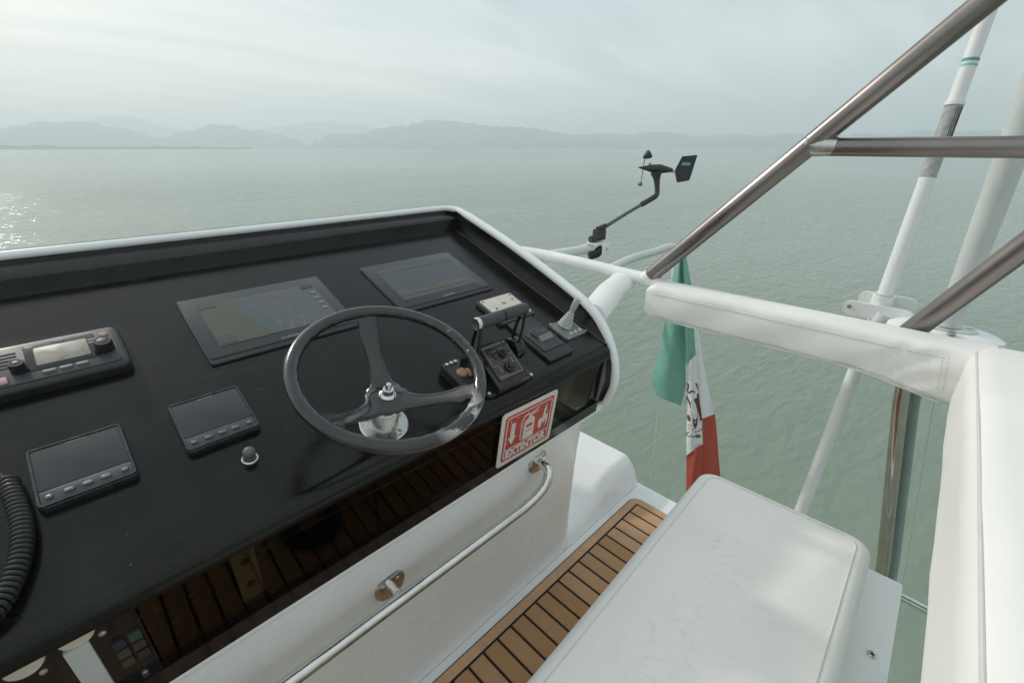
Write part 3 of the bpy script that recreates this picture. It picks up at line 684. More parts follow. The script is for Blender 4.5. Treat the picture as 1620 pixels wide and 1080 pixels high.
def spoke(ang):
    a = radians(ang); d = Vector((cos(a), sin(a), 0)); s_ = Vector((-sin(a), cos(a), 0)); mb = MB(); vs = []; m = 10; NS = 16
    for i in range(NS+1):
        q = i/NS; r = .016+(WR-.016-.002)*q; rp = RC+(tilt @ (d*(r)))
        z0 = .0735; zz = z0+(rp.z-z0)*(q**1.6); wd = .027-.0125*sin(pi*min(1, q*1.05))**1.2
        if q > .82: wd = .0135+(q-.82)/.18*.012
        if q < .12: wd = .034
        th = .0065-.001*q
        c = Vector((rp.x, rp.y, zz)) if q > .3 else Vector((d.x*r, d.y*r, zz)).lerp(Vector((rp.x, rp.y, zz)), q/.3)
        for k in range(m):
            b2 = 2*pi*k/m; cx_, sx_ = cos(b2), sin(b2)
            e = .55; vx = math.copysign(abs(cx_)**e, cx_); vy = math.copysign(abs(sx_)**.8, sx_)
            vs.append(c+s_*(wd*vx)+Vector((0, 0, th*vy)))
    mb.add(vs, [(i*m+k, (i+1)*m+k, (i+1)*m+(k+1) % m, i*m+(k+1) % m) for i in range(NS) for k in range(m)]+[tuple(range(m)), tuple(NS*m+k for k in range(m))])
    mb.build('spoke', M_wheel, t, smooth=60)
for a_ in (77, 197, 317): spoke(a_)
MB().lathe([(r_, z_-.018) for r_, z_ in ((0, .099), (.0155, .099), (.0155, .102), (.0125, .105), (.0105, .106), (.0095, .1125), (.0095, .115), (.0058, .1155), (.0056, .125), (.0045, .127), (0, .1272))], 28).build('hub_nut', M_chrome, t)

# throttle binnacle
t = inst('throttle_control', 'twin lever engine throttle with black grips beside the steering wheel', 'throttle', .648, .492)
mb = MB(); mb.slab(.150, .125, .0, .010, .012, .004, (.0, .008)); mb.build('base_plate', M_blkgloss, t)
# wedge body
def wedge(x0, x1, y0, y1, z0, zf, zb, ins=.006):
    b = [(x0, y0), (x1, y0), (x1, y1), (x0, y1)]; zz = (zf, zf, zb, zb)
    vs = [(x, y, z0) for x, y in b]+[(x, y, z-.006) for (x, y), z in zip(b, zz)]
    tp = [(x0+ins, y0+ins), (x1-ins, y0+ins), (x1-ins, y1-ins), (x0+ins, y1-ins)]; vs += [(x, y, z) for (x, y), z in zip(tp, zz)]
    return vs, [(0, 1, 2, 3), (8, 9, 10, 11)]+[(i, (i+1) % 4, 4+(i+1) % 4, 4+i) for i in range(4)]+[(4+i, 4+(i+1) % 4, 8+(i+1) % 4, 8+i) for i in range(4)]
mb = MB(); mb.add(*wedge(-.050, .046, -.058, .050, .006, .030, .066)); mb.build('body', M_blkgloss, t, smooth=20)
fpl = bpy.data.objects.new('face_plate', None)
fa = math.atan2(.036, .096); FM = Matrix.Translation((-.002, -.004, .0485)) @ Matrix.Rotation(fa, 4, 'X')
def fbuild(mb, name, m, parent=t, **k):
    mb.v = [tuple(FM @ Vector(p)) for p in mb.v]; return mb.build(name, m, parent, **k)
fp_ = fbuild(MB().slab(.078, .090, .0, .0025, .004, .0008), 'face_plate', mat('smoked_face', (.035, .034, .030), .22, var=.15))
for (x, y, r) in ((.008, .012, .0095), (.004, -.022, .0125)):
    fbuild(MB().lathe([(r, .002), (r*.95, .009), (r*.6, .0095), (r*.55, .0075), (r*.42, .0075), (r*.4, .013), (0, .0135)], 24, Matrix.Translation((x, y, 0))), 'push_button', M_blkgloss)
fbuild(MB().lathe([(.008, .002), (.0075, .006), (0, .0065)], 20, Matrix.Translation((-.014, .014, 0))), 'indicator', M_blk)
mbl = MB()
for a_, b_ in (((-.034, -.040), (.034, -.040)), ((.034, -.040), (.034, .000)), ((.034, .008), (.034, .030)), ((-.034, -.004), (-.034, .034)), ((-.034, -.008), (-.022, -.008)), ((-.022, -.008), (-.020, -.022)), ((.034, .008), (.024, .008)), ((.024, .002), (.024, -.010)), ((-.030, .040), (.020, .040)), ((-.034, -.0365), (-.010, -.0365)), ((.0, -.003), (.014, -.003)), ((-.018, .026), (-.004, .026)), ((.002, .027), (.018, .027)), ((-.028, .010), (-.020, .010))):
    p0, p1 = Vector((a_[0], a_[1], .0028)), Vector((b_[0], b_[1], .0028)); mbl.tube([p0, p1], .0007, 5)
for a_, s_ in (((-.032, .039), .0020), ((.032, .039), .0020), ((.024, -.012), .0018), ((-.019, -.024), .0018)): mbl.lathe([(s_, .0026), (0, .0034)], 10, Matrix.Translation((a_[0], a_[1], 0)))
fbuild(mbl, 'face_print', M_goldprint)
for q, (sx, nm) in enumerate(((-1, 'l'), (1, 'r'))):
    hx = -.068 if sx < 0 else .064
    MB().lathe([(0, -.014), (.026, -.014), (.028, -.010), (.028, .010), (.026, .014), (0, .014)], 28, Matrix.Translation((hx, .022, .040)) @ Matrix.Rotation(radians(90), 4, 'Y')).build('lever_hub', M_blkgloss, t)
    if sx < 0: MB().lathe([(0, .0145), (.011, .0145), (.010, .018), (0, .0185)], 24, Matrix.Translation((hx, .014, .030)) @ Matrix.Rotation(radians(-90), 4, 'Y')).build('pivot_cap', M_amber, t)
    top = Vector((hx*1.02+.002, .030, .146)); lv = MB()
    for dy in (-.012, .012):
        lv.tube([(hx, .024+dy, .050), (hx, .026+dy*.9, .10), (top.x, top.y+dy*.45, top.z)], [.0042, .0038, .0036], 8)
    lv.build('lever', M_blkgloss, t)
gy, gz = .030, .152
for x0, x1 in ((-.074, -.004), (.0, .070)):
    g = MB().lathe([(0, 0), (.0115, 0), (.0135, .002), (.0135, x1-x0-.003), (.012, x1-x0), (0, x1-x0)], 24, Matrix.Translation((x0, gy, gz)) @ Matrix.Rotation(radians(90), 4, 'Y')).build('grip', M_grey, t)
MB().lathe([(0, 0), (.0095, .0), (.0128, -.001), (.0142, .001), (.0142, .007), (.0136, .008)], 24, Matrix.Translation((-.079, gy, gz)) @ Matrix.Rotation(radians(90), 4, 'Y')).build('grip_end_ring', M_chrome, t)
for x, y in ((-.066, -.045), (.066, -.048), (-.066, .062), (.066, .060)):
    MB().lathe([(.0045, .009), (.0045, .012), (.002, .0135), (0, .0136)], 12, Matrix.Translation((x, y, 0))).build('base_screw', M_steel, t)
# left bracket box beside throttle
t = inst('key_switch_box', 'small dark switch box with tan cap half hidden by the right side of the wheel', 'switch box', .552, .520)
MB().box((0, 0, .014), (.050, .075, .028), .004).build('box', M_blk, t)
for i in range(3): MB().lathe([(.004, .028), (.004, .034), (0, .035)], 12, Matrix.Translation((-.016+.012*i, .028, 0))).build('terminal', M_steel, t)
MB().lathe([(.0125, .028), (.0125, .031), (.011, .0335), (0, .034)], 24, Matrix.Translation((.002, -.006, 0))).build('cap', M_amber, t)
# ivory plate
t = inst('bow_thruster_panel', 'ivory control panel with small printed symbols behind the throttle grips', 'control panel', .851, .683)
MB().slab(.134, .112, .0, .011, .006, .002).build('housing', M_grey, t)
MB().slab(.118, .098, .011, .0125, .004, .0006, (.0, .003)).build('ivory_face', M_beige, t)
for x, y in ((0.005, .018), (.0, -.012), (.026, -.012)):
    MB().slab(.013, .009, .0125, .0131, .001, .0002, (x, y)).build('symbol', M_grey, t)
    MB().slab(.008, .005, .0131, .0135, .001, .0002, (x, y)).build('symbol_window', M_beige, t)
for x, y in ((-.035, .004), (-.028, -.018), (.042, .022)): MB().lathe([(.0035, .0125), (.003, .0138), (0, .014)], 12, Matrix.Translation((x, y, 0))).build('indicator', M_amber if x > 0 else M_grey, t)
for x, y in ((-.052, .044), (.052, .044), (-.052, -.038), (.052, -.038)): MB().lathe([(.0028, .0125), (.0026, .0134), (0, .0136)], 10, Matrix.Translation((x, y, 0))).build('screw', M_dkmetal, t)
# rocker plate
t = inst('trim_switch_panel', 'black rectangular switch panel with one rocker near the right front corner', 'switch panel', .846, .540)
MB().slab(.096, .168, .0, .009, .004, .0015).build('plate', M_blk, t)
MB().slab(.078, .080, .009, .013, .004, .002, (.003, -.012)).build('switch_surround', M_grey, t)
MB().slab(.050, .026, .012, .018, .002, .0015, (.004, .008)).build('rocker', M_dkmetal, t)
mb = MB(); mb.add(*wedge(-.020, .030, -.022, -.006, .012, .016, .024, .001)); mb.build('rocker_raised', M_greylt, t, smooth=20)
lettering('BOAT LEVELER', .0058, M_dimprint, t, (.002, .030, .0132))
for x in (-.016, .022): MB().lathe([(.0022, .0125), (0, .0138)], 8, Matrix.Translation((x, -.038, 0))).build('screw', M_dkmetal, t)
# joystick
t = inst('spotlight_joystick', 'pale grey joystick with rubber boot on a small square plate at the right side', 'joystick', .960, .535)
MB().slab(.086, .074, .0, .006, .006, .002).build('plate', mat('weathered_grey_plate', (.17, .18, .175), .4, var=.15), t)
prof = [(.021, .006)]
for i in range(6): z = .010+i*.0075; r = .0195-.0022*i; prof += [(r+.0020, z), (r-.0016, z+.0038)]
prof += [(.0075, .058), (.0065, .064)]
Mt = Matrix.Translation((-.002, .012, 0)) @ Matrix.Rotation(radians(9), 4, 'Y')
MB().lathe(prof+[(0, .064)], 26, Mt).build('boot', M_greyrub, t, smooth=25)
MB().lathe([(.0072, .060), (.0088, .066), (.0095, .092), (.0080, .096), (0, .0965)], 20, Mt).build('stick_knob', M_greyrub, t)
for i in range(3): MB().lathe([(.0052, .006), (.0048, .0085), (0, .009)], 16, Matrix.Translation((-.012+.019*i, -.022, 0))).build('button', M_label, t)
for x, y in ((-.040, .034), (.040, .034), (-.040, -.034), (.040, -.034)): MB().lathe([(.004, .004), (.0035, .009), (0, .0095)], 12, Matrix.Translation((x, y, 0))).build('screw', M_steel, t)

# ------------------------------------------------------------------ fire extinguisher sign on the pane
nn = Vector((0, -(ptop.z-pbot.z), (ptop.y-pbot.y))).normalized(); xa = Vector((1, 0, 0)); ya = nn.cross(xa)
SM = Matrix((xa, ya, nn)).transposed().to_4x4(); SM.translation = PN(.697, .475, .0015)
sg = bpy.data.objects.new('extinguisher_sign', None); COL.objects.link(sg); sg.matrix_world = SM @ Matrix.Rotation(radians(-2.2), 4, 'Z')
tag(sg, 'worn red and white EXTINTOR fire extinguisher sign stuck on smoked panel', 'sign')
MB().slab(.196, .158, .0, .0022, .010, .0006).build('plate', M_signw, sg)
MB().slab(.172, .134, .0022, .0026, .008, .0002).build('red_field', M_red, sg)
ring(.160, .122, .0030, .007, .0026, .0030).build('border_line', M_signp, sg, smooth=0)
quad(-.080, .080, -.0345, -.0320, .0026, M_signp, 'band_line', sg, .0004)
lettering('EXTINTOR', .030, M_signw, sg, (-.002, -.0490, .0032), sx=.98, bold=.0013, name='lettering')
poly([(-.064, .040), (-.050, .040), (-.050, .000), (-.044, .000), (-.057, -.022), (-.070, .000), (-.064, .000)], .0026, M_signp, 'arrow', sg, .0004)
bodyp = [(-.018, -.028), (.020, -.028), (.020, .020), (.016, .030), (.007, .034), (.007, .042), (-.005, .042), (-.005, .034), (-.014, .030), (-.018, .020)]
poly(bodyp, .0026, M_signp, 'extinguisher_mark', sg, .0004)
poly([(-.010, .006), (.012, .006), (.012, .015), (-.010, .015)], .0030, M_red, 'extinguisher_label', sg, .0003)
for i in range(3): poly([(-.009+.008*i, -.008), (-.004+.008*i, -.008), (-.004+.008*i, -.004), (-.009+.008*i, -.004)], .0030, M_red, 'extinguisher_dot', sg, .0003)
mb = MB().tube(bez([(-.002, .046, .0028), (-.016, .046, .0028), (-.026, .034, .0028), (-.027, .0, .0028), (-.026, -.024, .0028)], 5), .0016, 6); mb.build('hose_mark', M_signp, sg)
poly([(.004, .043), (.030, .050), (.031, .053), (.004, .047)], .0026, M_signp, 'handle_mark', sg, .0004); poly([(.004, .038), (.030, .042), (.030, .045), (.004, .042)], .0026, M_signp, 'handle_mark', sg, .0004)
poly([(.044, -.022), (.036, -.008), (.036, .006), (.044, .016), (.046, .006), (.052, .018), (.052, .032), (.060, .052), (.062, .036), (.058, .024), (.066, .012), (.068, .022), (.071, .006), (.070, -.010), (.064, -.022), (.066, -.008), (.060, .002), (.058, -.010), (.052, .000), (.050, -.012)], .0026, M_signp, 'flame_mark', sg, .0004)

# ================================================================== HELM BENCH AND BOLSTER
SA = radians(2.1); BZ = -1.40
bench = thing('helm_bench', 'white upholstered helm bench seat with scuffed vinyl top', 'bench', (0, 0, BZ), (0, 0, SA))
# local coordinates: z above the deck.  cushion top at .55
def cushion(cx, cy, sx, sy, z0, z1, r, crown=.012, nx=40, ny=24, wob=.0015, bev=.030):
    mb = MB(); rings = []
    outline = rrect(sx, sy, r, 8); n = len(outline)
    prof = [(0.0, z0), (-.004, z0+(z1-z0)*.35), (-.003, z1-bev)]+[(bev*(1-cos(a))-.003*(1-a/(pi/2)), z1-bev+bev*sin(a)) for a in (pi/10*i for i in range(1, 6))]
    vs = []
    for ins, z in prof: vs += [(x*(sx-2*ins)/sx+cx, y*(sy-2*ins)/sy+cy, z) for x, y in outline]
    m = len(prof)
    for q in (.93, .82, .66, .48, .30, .14):
        for i, (x, y) in enumerate(outline):
            zz = z1+crown*(1-q*q)*1.0+wob*sin(x*23+y*11)*(1-q)+wob*sin(x*9-y*31+1)*(1-q)
            vs.append((x*(sx-2*bev)/sx*q+cx, y*(sy-2*bev)/sy*q+cy, zz))
    m += 6; vs.append((cx, cy, z1+crown)); fs = [(i*n+k, i*n+(k+1) % n, (i+1)*n+(k+1) % n, (i+1)*n+k) for i in range(m-1) for k in range(n)]
    fs += [((m-1)*n+k, (m-1)*n+(k+1) % n, m*n) for k in range(n)]+[tuple(range(n))[::-1]]
    mb.add(vs, fs); return mb, [(x*.985+cx, y*.985+cy) for x, y in outline]
SX0, SX1 = -.05, 1.178
cmb, outl = cushion(0, 0, SX1-SX0, .405, .462, .545, .038, crown=.017, bev=.032, wob=.0014)
cu = cmb.build('cushion', M_seatv, bench, smooth=60, loc=((SX0+SX1)/2, .1250, 0))
pz = .545-.010
MB().tube([(x, y, .5447) for x, y in rrect(SX1-SX0-.060, .405-.060, .03, 8)], .0020, 8, closed=True).build('piping', M_piping, cu)
mb = MB(); mb.box(((SX0+SX1)/2, .085, .452), (SX1-SX0+.0, .474, .022), .006); mb.build('seat_board', M_gel, bench)
for x_ in (.34,):
    MB().lathe([(.0, .138), (.095, .138), (.095, .144), (.086, .150), (.055, .154), (.0, .154)], 36, Matrix.Translation((x_, .18, 0))).build('pedestal_base', M_blk, bench)
    MB().lathe([(.0, .15), (.042, .15), (.042, .18), (.034, .19), (.034, .40), (.07, .43), (.07, .442), (0, .442)], 28, Matrix.Translation((x_, .18, 0))).build('pedestal_column', M_steel, bench)
mb = MB(); mb.lathe([(.0085, .463), (.0085, .4645), (.006, .4665), (.0025, .4655), (0, .4645)], 20, Matrix.Translation((.930, -.122, 0))); mb.build('screw', M_steel, bench)
for a_ in (0.4, 0.4+pi/2): MB().box((.930, -.122, .4663), (.007 if a_ < 1 else .0014, .0014 if a_ < 1 else .007, .001)).build('screw_slot', M_blk, bench, smooth=0)

bol = thing('padded_bolster', 'white vinyl padded bolster wrapping the starboard rail and the back of the bench', 'bolster', (0, 0, BZ), (0, 0, SA))
def dense(pts, k):
    out = []; n = len(pts)
    for i in range(n):
        a, b = pts[i], pts[(i+1) % n]; out.append(a)
        if (i+1) % 7 == 0: out += [(a[0]+(b[0]-a[0])*q/k, a[1]+(b[1]-a[1])*q/k) for q in range(1, k)]
    return out
def rpad(sections, m_name, mname, n=28, wr=None):
    """loft of rounded sections: each (centre Vector, axis a, axis b, half a, half b, round)"""
    mb = MB(); vs = []
    for c, a, b, ha, hb, rr in sections:
        pts = dense(rrect(2*ha, 2*hb, rr, 6), 8)
        for x, y in pts:
            p = c+a*x+b*y
            if wr: p.x += wr(p)
            vs.append(p)
    n = len(pts); m = len(sections)
    mb.add(vs, [(i*n+k, i*n+(k+1) % n, (i+1)*n+(k+1) % n, (i+1)*n+k) for i in range(m-1) for k in range(n)]+[tuple(range(n))[::-1], tuple((m-1)*n+k for k in range(n))])
    return mb.build(m_name, mname, bol, smooth=60)
XA, ZA = Vector((1, 0, 0)), Vector((0, 0, 1)); YA = Vector((0, 1, 0))
secs = []
for i in range(61):
    q = i/60; y = .685-.850*q
    e = min(1, q/.035); sc_ = .72+.28*math.sqrt(max(0, 1-(1-e)**2))
    ztop = .978-.004*q; zbot = .860-.036*max(0, q-.70)/.30
    hz_ = (ztop-zbot)/2*sc_
    secs.append((Vector((1.450, y, (ztop+zbot)/2)), XA, ZA, .052*(.9+.1*e), hz_, .020*sc_))
def wrinkle(p):
    a = min(max((.12-p.y)/.16, 0), 1)*(.5+.5*min(1, abs(p.y+.12)/.04))
    w_ = .0028*a*sin((p.y*.9+p.z*1.1)*95+1.3*sin(p.y*40))+.0018*sin(p.y*27+p.z*40)+.0012*sin(p.y*71-p.z*60)
    return -w_-.004*math.cos(min(1, abs(p.z-.918)/.05)*pi/2) if p.x < 1.41 else (.0 if p.z < .95 else 0)
rpad(secs, 'side_pad', M_vinyl, wr=wrinkle)
# back pad: runs to port from the corner
secs = []
for i in range(22):
    q = i/21; x = 1.512-1.75*q
    top = .985 if q > .05 else .985-.020*(1-q/.05); bot = .800+.03*max(0, 1-q/.12); 
    bul = .004*sin(x*14)+.003*sin(x*31)
    secs.append((Vector((x, -.118-.20+bul*.3, (top+bot)/2)), YA, ZA, .20-bul*.5 if q > .0 else .18, (top-bot)/2, .042))
rpad(secs, 'back_pad', M_vinyl)
# piping and stitching
MB().tube(bez([(1.42, -.1285, .9715), (1.0, -.1295, .9725), (.5, -.1295, .9725), (-.2, -.1295, .9725)], 8), .0024, 8).build('piping', M_piping, bol)
MB().tube(bez([(1.399, .66, .866), (1.399, .4, .866), (1.399, .1, .866), (1.399, -.02, .850), (1.402, -.10, .834)], 8), .0022, 6).build('piping', M_piping, bol)
mb = MB()
y = .655
while y > -.08:
    for zz in (.950-.003*(.685-y)/.785, .8760-.026*max(0, (.09-y))/.20): mb.box((1.3978+wrinkle(Vector((1.398, y, zz))), y, zz), (.0030, .0044, .0014))
    y -= .0075
z = .872
while z < .950:
    for yy in (-.078, -.088): mb.box((1.3978+wrinkle(Vector((1.398, yy-(.950-z)*.15, z))), yy-(.950-z)*.15, z), (.003, .0014, .004))
    z += .0075
st = mb.build('stitching', M_thread, bol, smooth=0); st['kind'] = 'stuff'

# ================================================================== RAILS, TOWER, OUTRIGGERS
# forward guard rail with brace
t = thing('guard_rail', 'white tubular guard rail running from the console rim aft to the tower leg', 'rail', (1.45, .77, -.42))
def tb(mb, name, m, parent, **k):
    o = Vector(parent.location); mb.v = [tuple(Vector(p)-o) for p in mb.v]; return mb.build(name, m, parent, **k)
tb(MB().tube(bez([(1.05, 1.66, -.425), (1.25, 1.58, -.420), (1.40, 1.45, -.4185), (1.447, 1.30, -.418), (1.45, 1.07, -.420), (1.452, .86, -.428), (1.454, .76, -.432), (1.456, .55, -.46), (1.475, .0, -.47)], 8), .0225, 18), 'rail_tube', M_white, t)
br = [(1.45, .875, -.452), (1.30, .83, -.452), (1.17, .775, -.452), (1.06, .735, -.452)]
mb = MB()
vs = []
for i, p in enumerate(br):
    d = Vector((-.39, -.15, 0)).normalized(); s_ = Vector((d.y, -d.x, 0)); cut = .045 if i == 0 else 0
    for k in range(24):
        a = 2*pi*k/24; o = s_*(.047*cos(a))+Vector((0, 0, .036*sin(a)-.004)); vs.append(Vector(p)+o-d*(cut*max(0, -sin(a))-.01*(i == 0)*sin(a)))
n = 24; mb.add(vs, [(i*n+k, i*n+(k+1) % n, (i+1)*n+(k+1) % n, (i+1)*n+k) for i in range(len(br)-1) for k in range(n)]+[tuple(range(n)), tuple((len(br)-1)*n+k for k in range(n))])
tb(mb, 'brace', M_white, t, smooth=40)
# tower frame
t = thing('tower_frame', 'tarnished aluminium tower frame of slanted legs and a crossbar at right', 'tower frame', (1.46, .77, -.43))
L1a, L1b = Vector((1.452, .772, -.420)), Vector((1.452, .112, .272)); d1 = (L1b-L1a).normalized()
tb(MB().tube([L1a-d1*.01, L1a+d1*.02, L1b+d1*.75], [.0262, .0262, .0262], 20), 'leg', M_alu, t)
tb(MB().tube([L1a-d1*.012, L1a+d1*.012], [.029, .0275], 20), 'weld_collar', M_white, t)
L2a, L2b = Vector((1.535, .070, -.485)), Vector((1.495, -.083, -.199)); d2 = (L2b-L2a).normalized()
tb(MB().tube([L2a, L2b, L2b+d2*1.1], [.0265]*3, 20), 'leg', M_alu, t)
CA = Vector((1.452, .345, .002))
tb(MB().tube([CA, (1.452, .10, .0015), (1.455, -.9, .0)], .0215, 20), 'crossbar', M_alu, t)
tb(MB().tube([CA+Vector((0, .03, .008)), CA+Vector((0, .0, .002)), CA+Vector((0, -.04, .001))], [.026, .0255, .0218], 18), 'weld_collar', M_steel, t)
gs = MB(); gs.prism([(.31, .048), (.325, .062), (.345, .020), (.318, .018)], -.004, .004, Matrix(((0, 0, 1, 1.452), (1, 0, 0, 0), (0, 1, 0, 0), (0, 0, 0, 1)))); tb(gs, 'gusset', M_steel, t, smooth=0)
# toe rail
t = tag(MB().tube([(1.60, .32, -1.318), (1.60, -.75, -1.318)], .0125, 12).build('toe_rail', M_chrome, None), 'short low steel toe rail glimpsed between the bench and the back bolster', 'rail')
# forward curved rail with sensor
t = thing('bow_rail', 'pale weathered rail tube curving beyond the white guard rail', 'rail', (1.9, 1.3, -.5))
tb(MB().tube(bez([(1.474, 0.947, -0.423), (1.649, 0.961, -0.416), (1.861, 0.965, -0.417), (1.958, 0.962, -0.413), (2.005, 0.954, -0.425), (2.003, 0.943, -0.472), (1.99, 0.927, -0.572), (1.989, 0.911, -0.804), (2.018, 0.899, -1.159)], 8), .0165, 14), 'rail_tube', M_offwhite, t)
t = thing('sensor_stub_rail', 'short cut-off pale pipe end carrying the wind sensor bracket', 'pipe', (1.6, 1.2, -.42))
tb(MB().tube([(1.30, 1.50, -.475), (1.60, 1.222, -.420), (1.665, 1.165, -.402)], .0215, 18), 'pipe', M_offwhite, t)
tb(MB().tube([(1.640, 1.170, -.435), (1.668, 1.150, -.425), (1.690, 1.135, -.405)], [.020, .0215, .018], 14), 'rubber_plug', M_rubber, t)
# wind sensor
t = thing('wind_sensor', 'black masthead wind sensor with vane and cups on a slanted arm', 'wind sensor', (1.66, 1.175, -.385))
W = lambda *p: Vector(p)
tb(MB().box((1.672, 1.160, -.382), (.075, .050, .006), .001).box((1.695, 1.120, -.405), (.055, .006, .05), .001), 'bracket', M_white, t, smooth=20)
tb(MB().lathe([(0, 0), (.005, 0), (.005, .003), (0, .004)], 12, Matrix.Translation((1.693, 1.116, -.405)) @ Matrix.Rotation(radians(90), 4, 'X')), 'bracket_bolt', M_steel, t)
mb = MB().box((1.700, 1.165, -.350), (.052, .040, .050), .008); mb.tube([(1.648, 1.168, -.366), (1.690, 1.155, -.356)], .0165, 16); mb.tube([(1.680, 1.165, -.325), (1.722, 1.15, -.312)], .010, 12)
tb(mb, 'mount_block', M_wind, t)
tb(MB().tube([(1.642, 1.170, -.368), (1.650, 1.1675, -.366)], .0145, 16), 'plug', M_grey, t)
tb(MB().tube([(1.705, 1.165, -.330), (1.81, 1.108, -.266), (1.885, 1.062, -.220)], [.0085, .0075, .0072], 12), 'arm', M_carbon, t)
tb(MB().tube(bez([(1.868, 1.072, -.230), (1.900, 1.054, -.212), (1.925, 1.040, -.196), (1.937, 1.040, -.180), (1.938, 1.045, -.150), (1.938, 1.052, -.115), (1.938, 1.056, -.098)], 5), [.0115]*11+[.011]*8+[.0105, .012]+[.012, .013, .014, .016, .018, .020, .022, .0235, .024, .024][:10], 14), 'neck', M_wind, t)
mb = MB(); ax = (W(1.992, 1.020, -.088)-W(1.895, 1.125, -.078)).normalized(); b0 = W(1.897, 1.122, -.079)
mb.tube([b0, b0+ax*.012, b0+ax*.03, b0+ax*.06, b0+ax*.095, b0+ax*.13, b0+ax*.150], [.0015, .005, .009, .017, .020, .012, .006], 16)
tb(mb, 'body', M_wind, t)
tb(MB().tube([b0+ax*.10+W(0, 0, -.010), b0+ax*.165+W(0, 0, -.006)], .0035, 8), 'vane_stem', M_greylt, t)
vb = b0+ax*.155; up = W(0, 0, 1)
vm = MB(); vp = [(.004, -.003), (.030, .058), (.098, .068), (.078, -.036), (.060, -.042), (.022, -.050)]
sidev = ax.cross(up).normalized()
vm.add([vb+ax*x*.95+up*z+sidev*s_ for s_ in (-.0012, .0012) for x, z in vp], [tuple(range(6)), tuple(range(6, 12))]+[(i, (i+1) % 6, 6+(i+1) % 6, 6+i) for i in range(6)])
va = tb(vm, 'vane', M_wind, t, smooth=0)
for sgn in (-1, 1):
    bm_ = MB(); bm_.add([vb+ax*x*.95+up*z+sidev*(.0016*sgn) for x, z in ((.030, .022), (.072, .024), (.069, .036), (.035, .034))], [(0, 1, 2, 3)]); tb(bm_, 'blue_stripe', M_winblue, t, smooth=0)
cc = b0+ax*.022
tb(MB().tube([cc+W(0, 0, -.05)+W(-.006, 0, 0), cc, cc+W(.004, 0, .045)], .0018, 6), 'cup_spindle', M_wind, t)
def cup(c, dirv, m, s=.016):
    mb = MB(); zq = dirv.normalized().to_track_quat('Z', 'Y').to_matrix().to_4x4(); mb.lathe([(s, 0), (s*.9, s*.6), (s*.55, s*1.3), (s*.1, s*1.8)], 14, Matrix.Translation(c) @ zq); return tb(mb, 'cup', m, t)
cup(cc+W(.016, -.016, .058), W(-1, 1, -.9), M_wind, .019); cup(cc+W(-.012, .006, -.060), W(.5, -.3, -.6), M_greylt, .012); cup(cc+W(.010, -.02, .012), W(.3, -.6, .5), M_greylt, .007)
# outrigger pole
t = thing('outrigger_pole', 'slim white outrigger pole with teal and green bands held by a clamp', 'outrigger pole', (1.80, .147, -.42))
oa, ob = W(1.66, .178, -1.42), W(1.80, .147, -.414); oc = W(1.915, .137, .40)
def opt(z):
    if z < -.414: q = (z+1.42)/(1.006); return oa.lerp(ob, q)
    q = (z+.414)/.814; return ob.lerp(oc, q)
tb(MB().tube([opt(-1.42), opt(-.9), opt(-.414), opt(-.08)], .0205, 18), 'lower_tube', M_white, t)
tb(MB().tube([opt(-.082), opt(.02), opt(.112)], .0195, 18), 'grip_sleeve', mat('grey_grip_tape', (.40, .41, .40), .5, var=.25, vscale=70), t)
tb(MB().tube([opt(.108), opt(.118)], .0225, 18), 'sleeve_collar', M_white, t)
tb(MB().tube([opt(.110), opt(.25), opt(.40), opt(.40)+(oc-ob).normalized()*1.2], [.0185, .0180, .0172, .014], 18), 'upper_tube', M_white, t)
tb(MB().tube([opt(.2135), opt(.221)], .0186, 18, caps=False), 'teal_band', M_teal, t); tb(MB().tube([opt(.202), opt(.2075)], .0187, 18, caps=False), 'green_band', M_lgreen, t)
for k in range(5):
    a = -2.6+k*.28; d = W(cos(a), sin(a), 0)*.0198
    tb(MB().tube([opt(.0)+d, opt(.105)+d], .0009, 5), 'sleeve_stripe', M_blk, t)
# clamp
cl = thing('outrigger_clamp', 'white bolted clamp bracket holding the slim outrigger pole behind the bolster', 'clamp', (1.80, .147, -.45))
def cbx(c, d, name, m, bev=.003): return tb(MB().box(c, d, bev), name, m, cl, smooth=30)
P0 = opt(-.455)
tb(MB().tube([P0+W(0, 0, -.022), P0+W(0, 0, .028)], .0285, 22), 'clamp_ring', M_white, cl)
tb(MB().tube([P0+W(0, 0, .028), P0+W(.0, 0, .036)], .0235, 22), 'clamp_lip', M_offwhite, cl)
def plate(y0, y1, x, z, h, th, name):
    pts = rrect(abs(y1-y0), h, h*.45, 5); c = (y0+y1)/2
    mb = MB(); mb.prism(pts, x-th/2, x+th/2, Matrix(((0, 0, 1, 0), (1, 0, 0, c), (0, 1, 0, z), (0, 0, 0, 1)))); return tb(mb, name, M_white, cl, smooth=30)
plate(.240, .060, P0.x-.034, -.474, .046, .008, 'near_plate'); plate(.215, .065, P0.x+.034, -.452, .046, .008, 'far_plate')
for y, z in ((.222, -.470), (.076, -.486)):
    tb(MB().lathe([(0, 0), (.0065, 0), (.0065, .004), (0, .005)], 6, Matrix.Translation((P0.x-.038, y, z)) @ Matrix.Rotation(radians(-90), 4, 'Y')), 'clamp_bolt', M_amber if y > .2 else M_steel, cl)
tb(MB().tube([(P0.x-.03, .130, -.478), (P0.x-.045, .155, -.56), (P0.x-.05, .16, -.62)], [.020, .0195, .019], 14), 'support_arm', M_offwhite, cl)
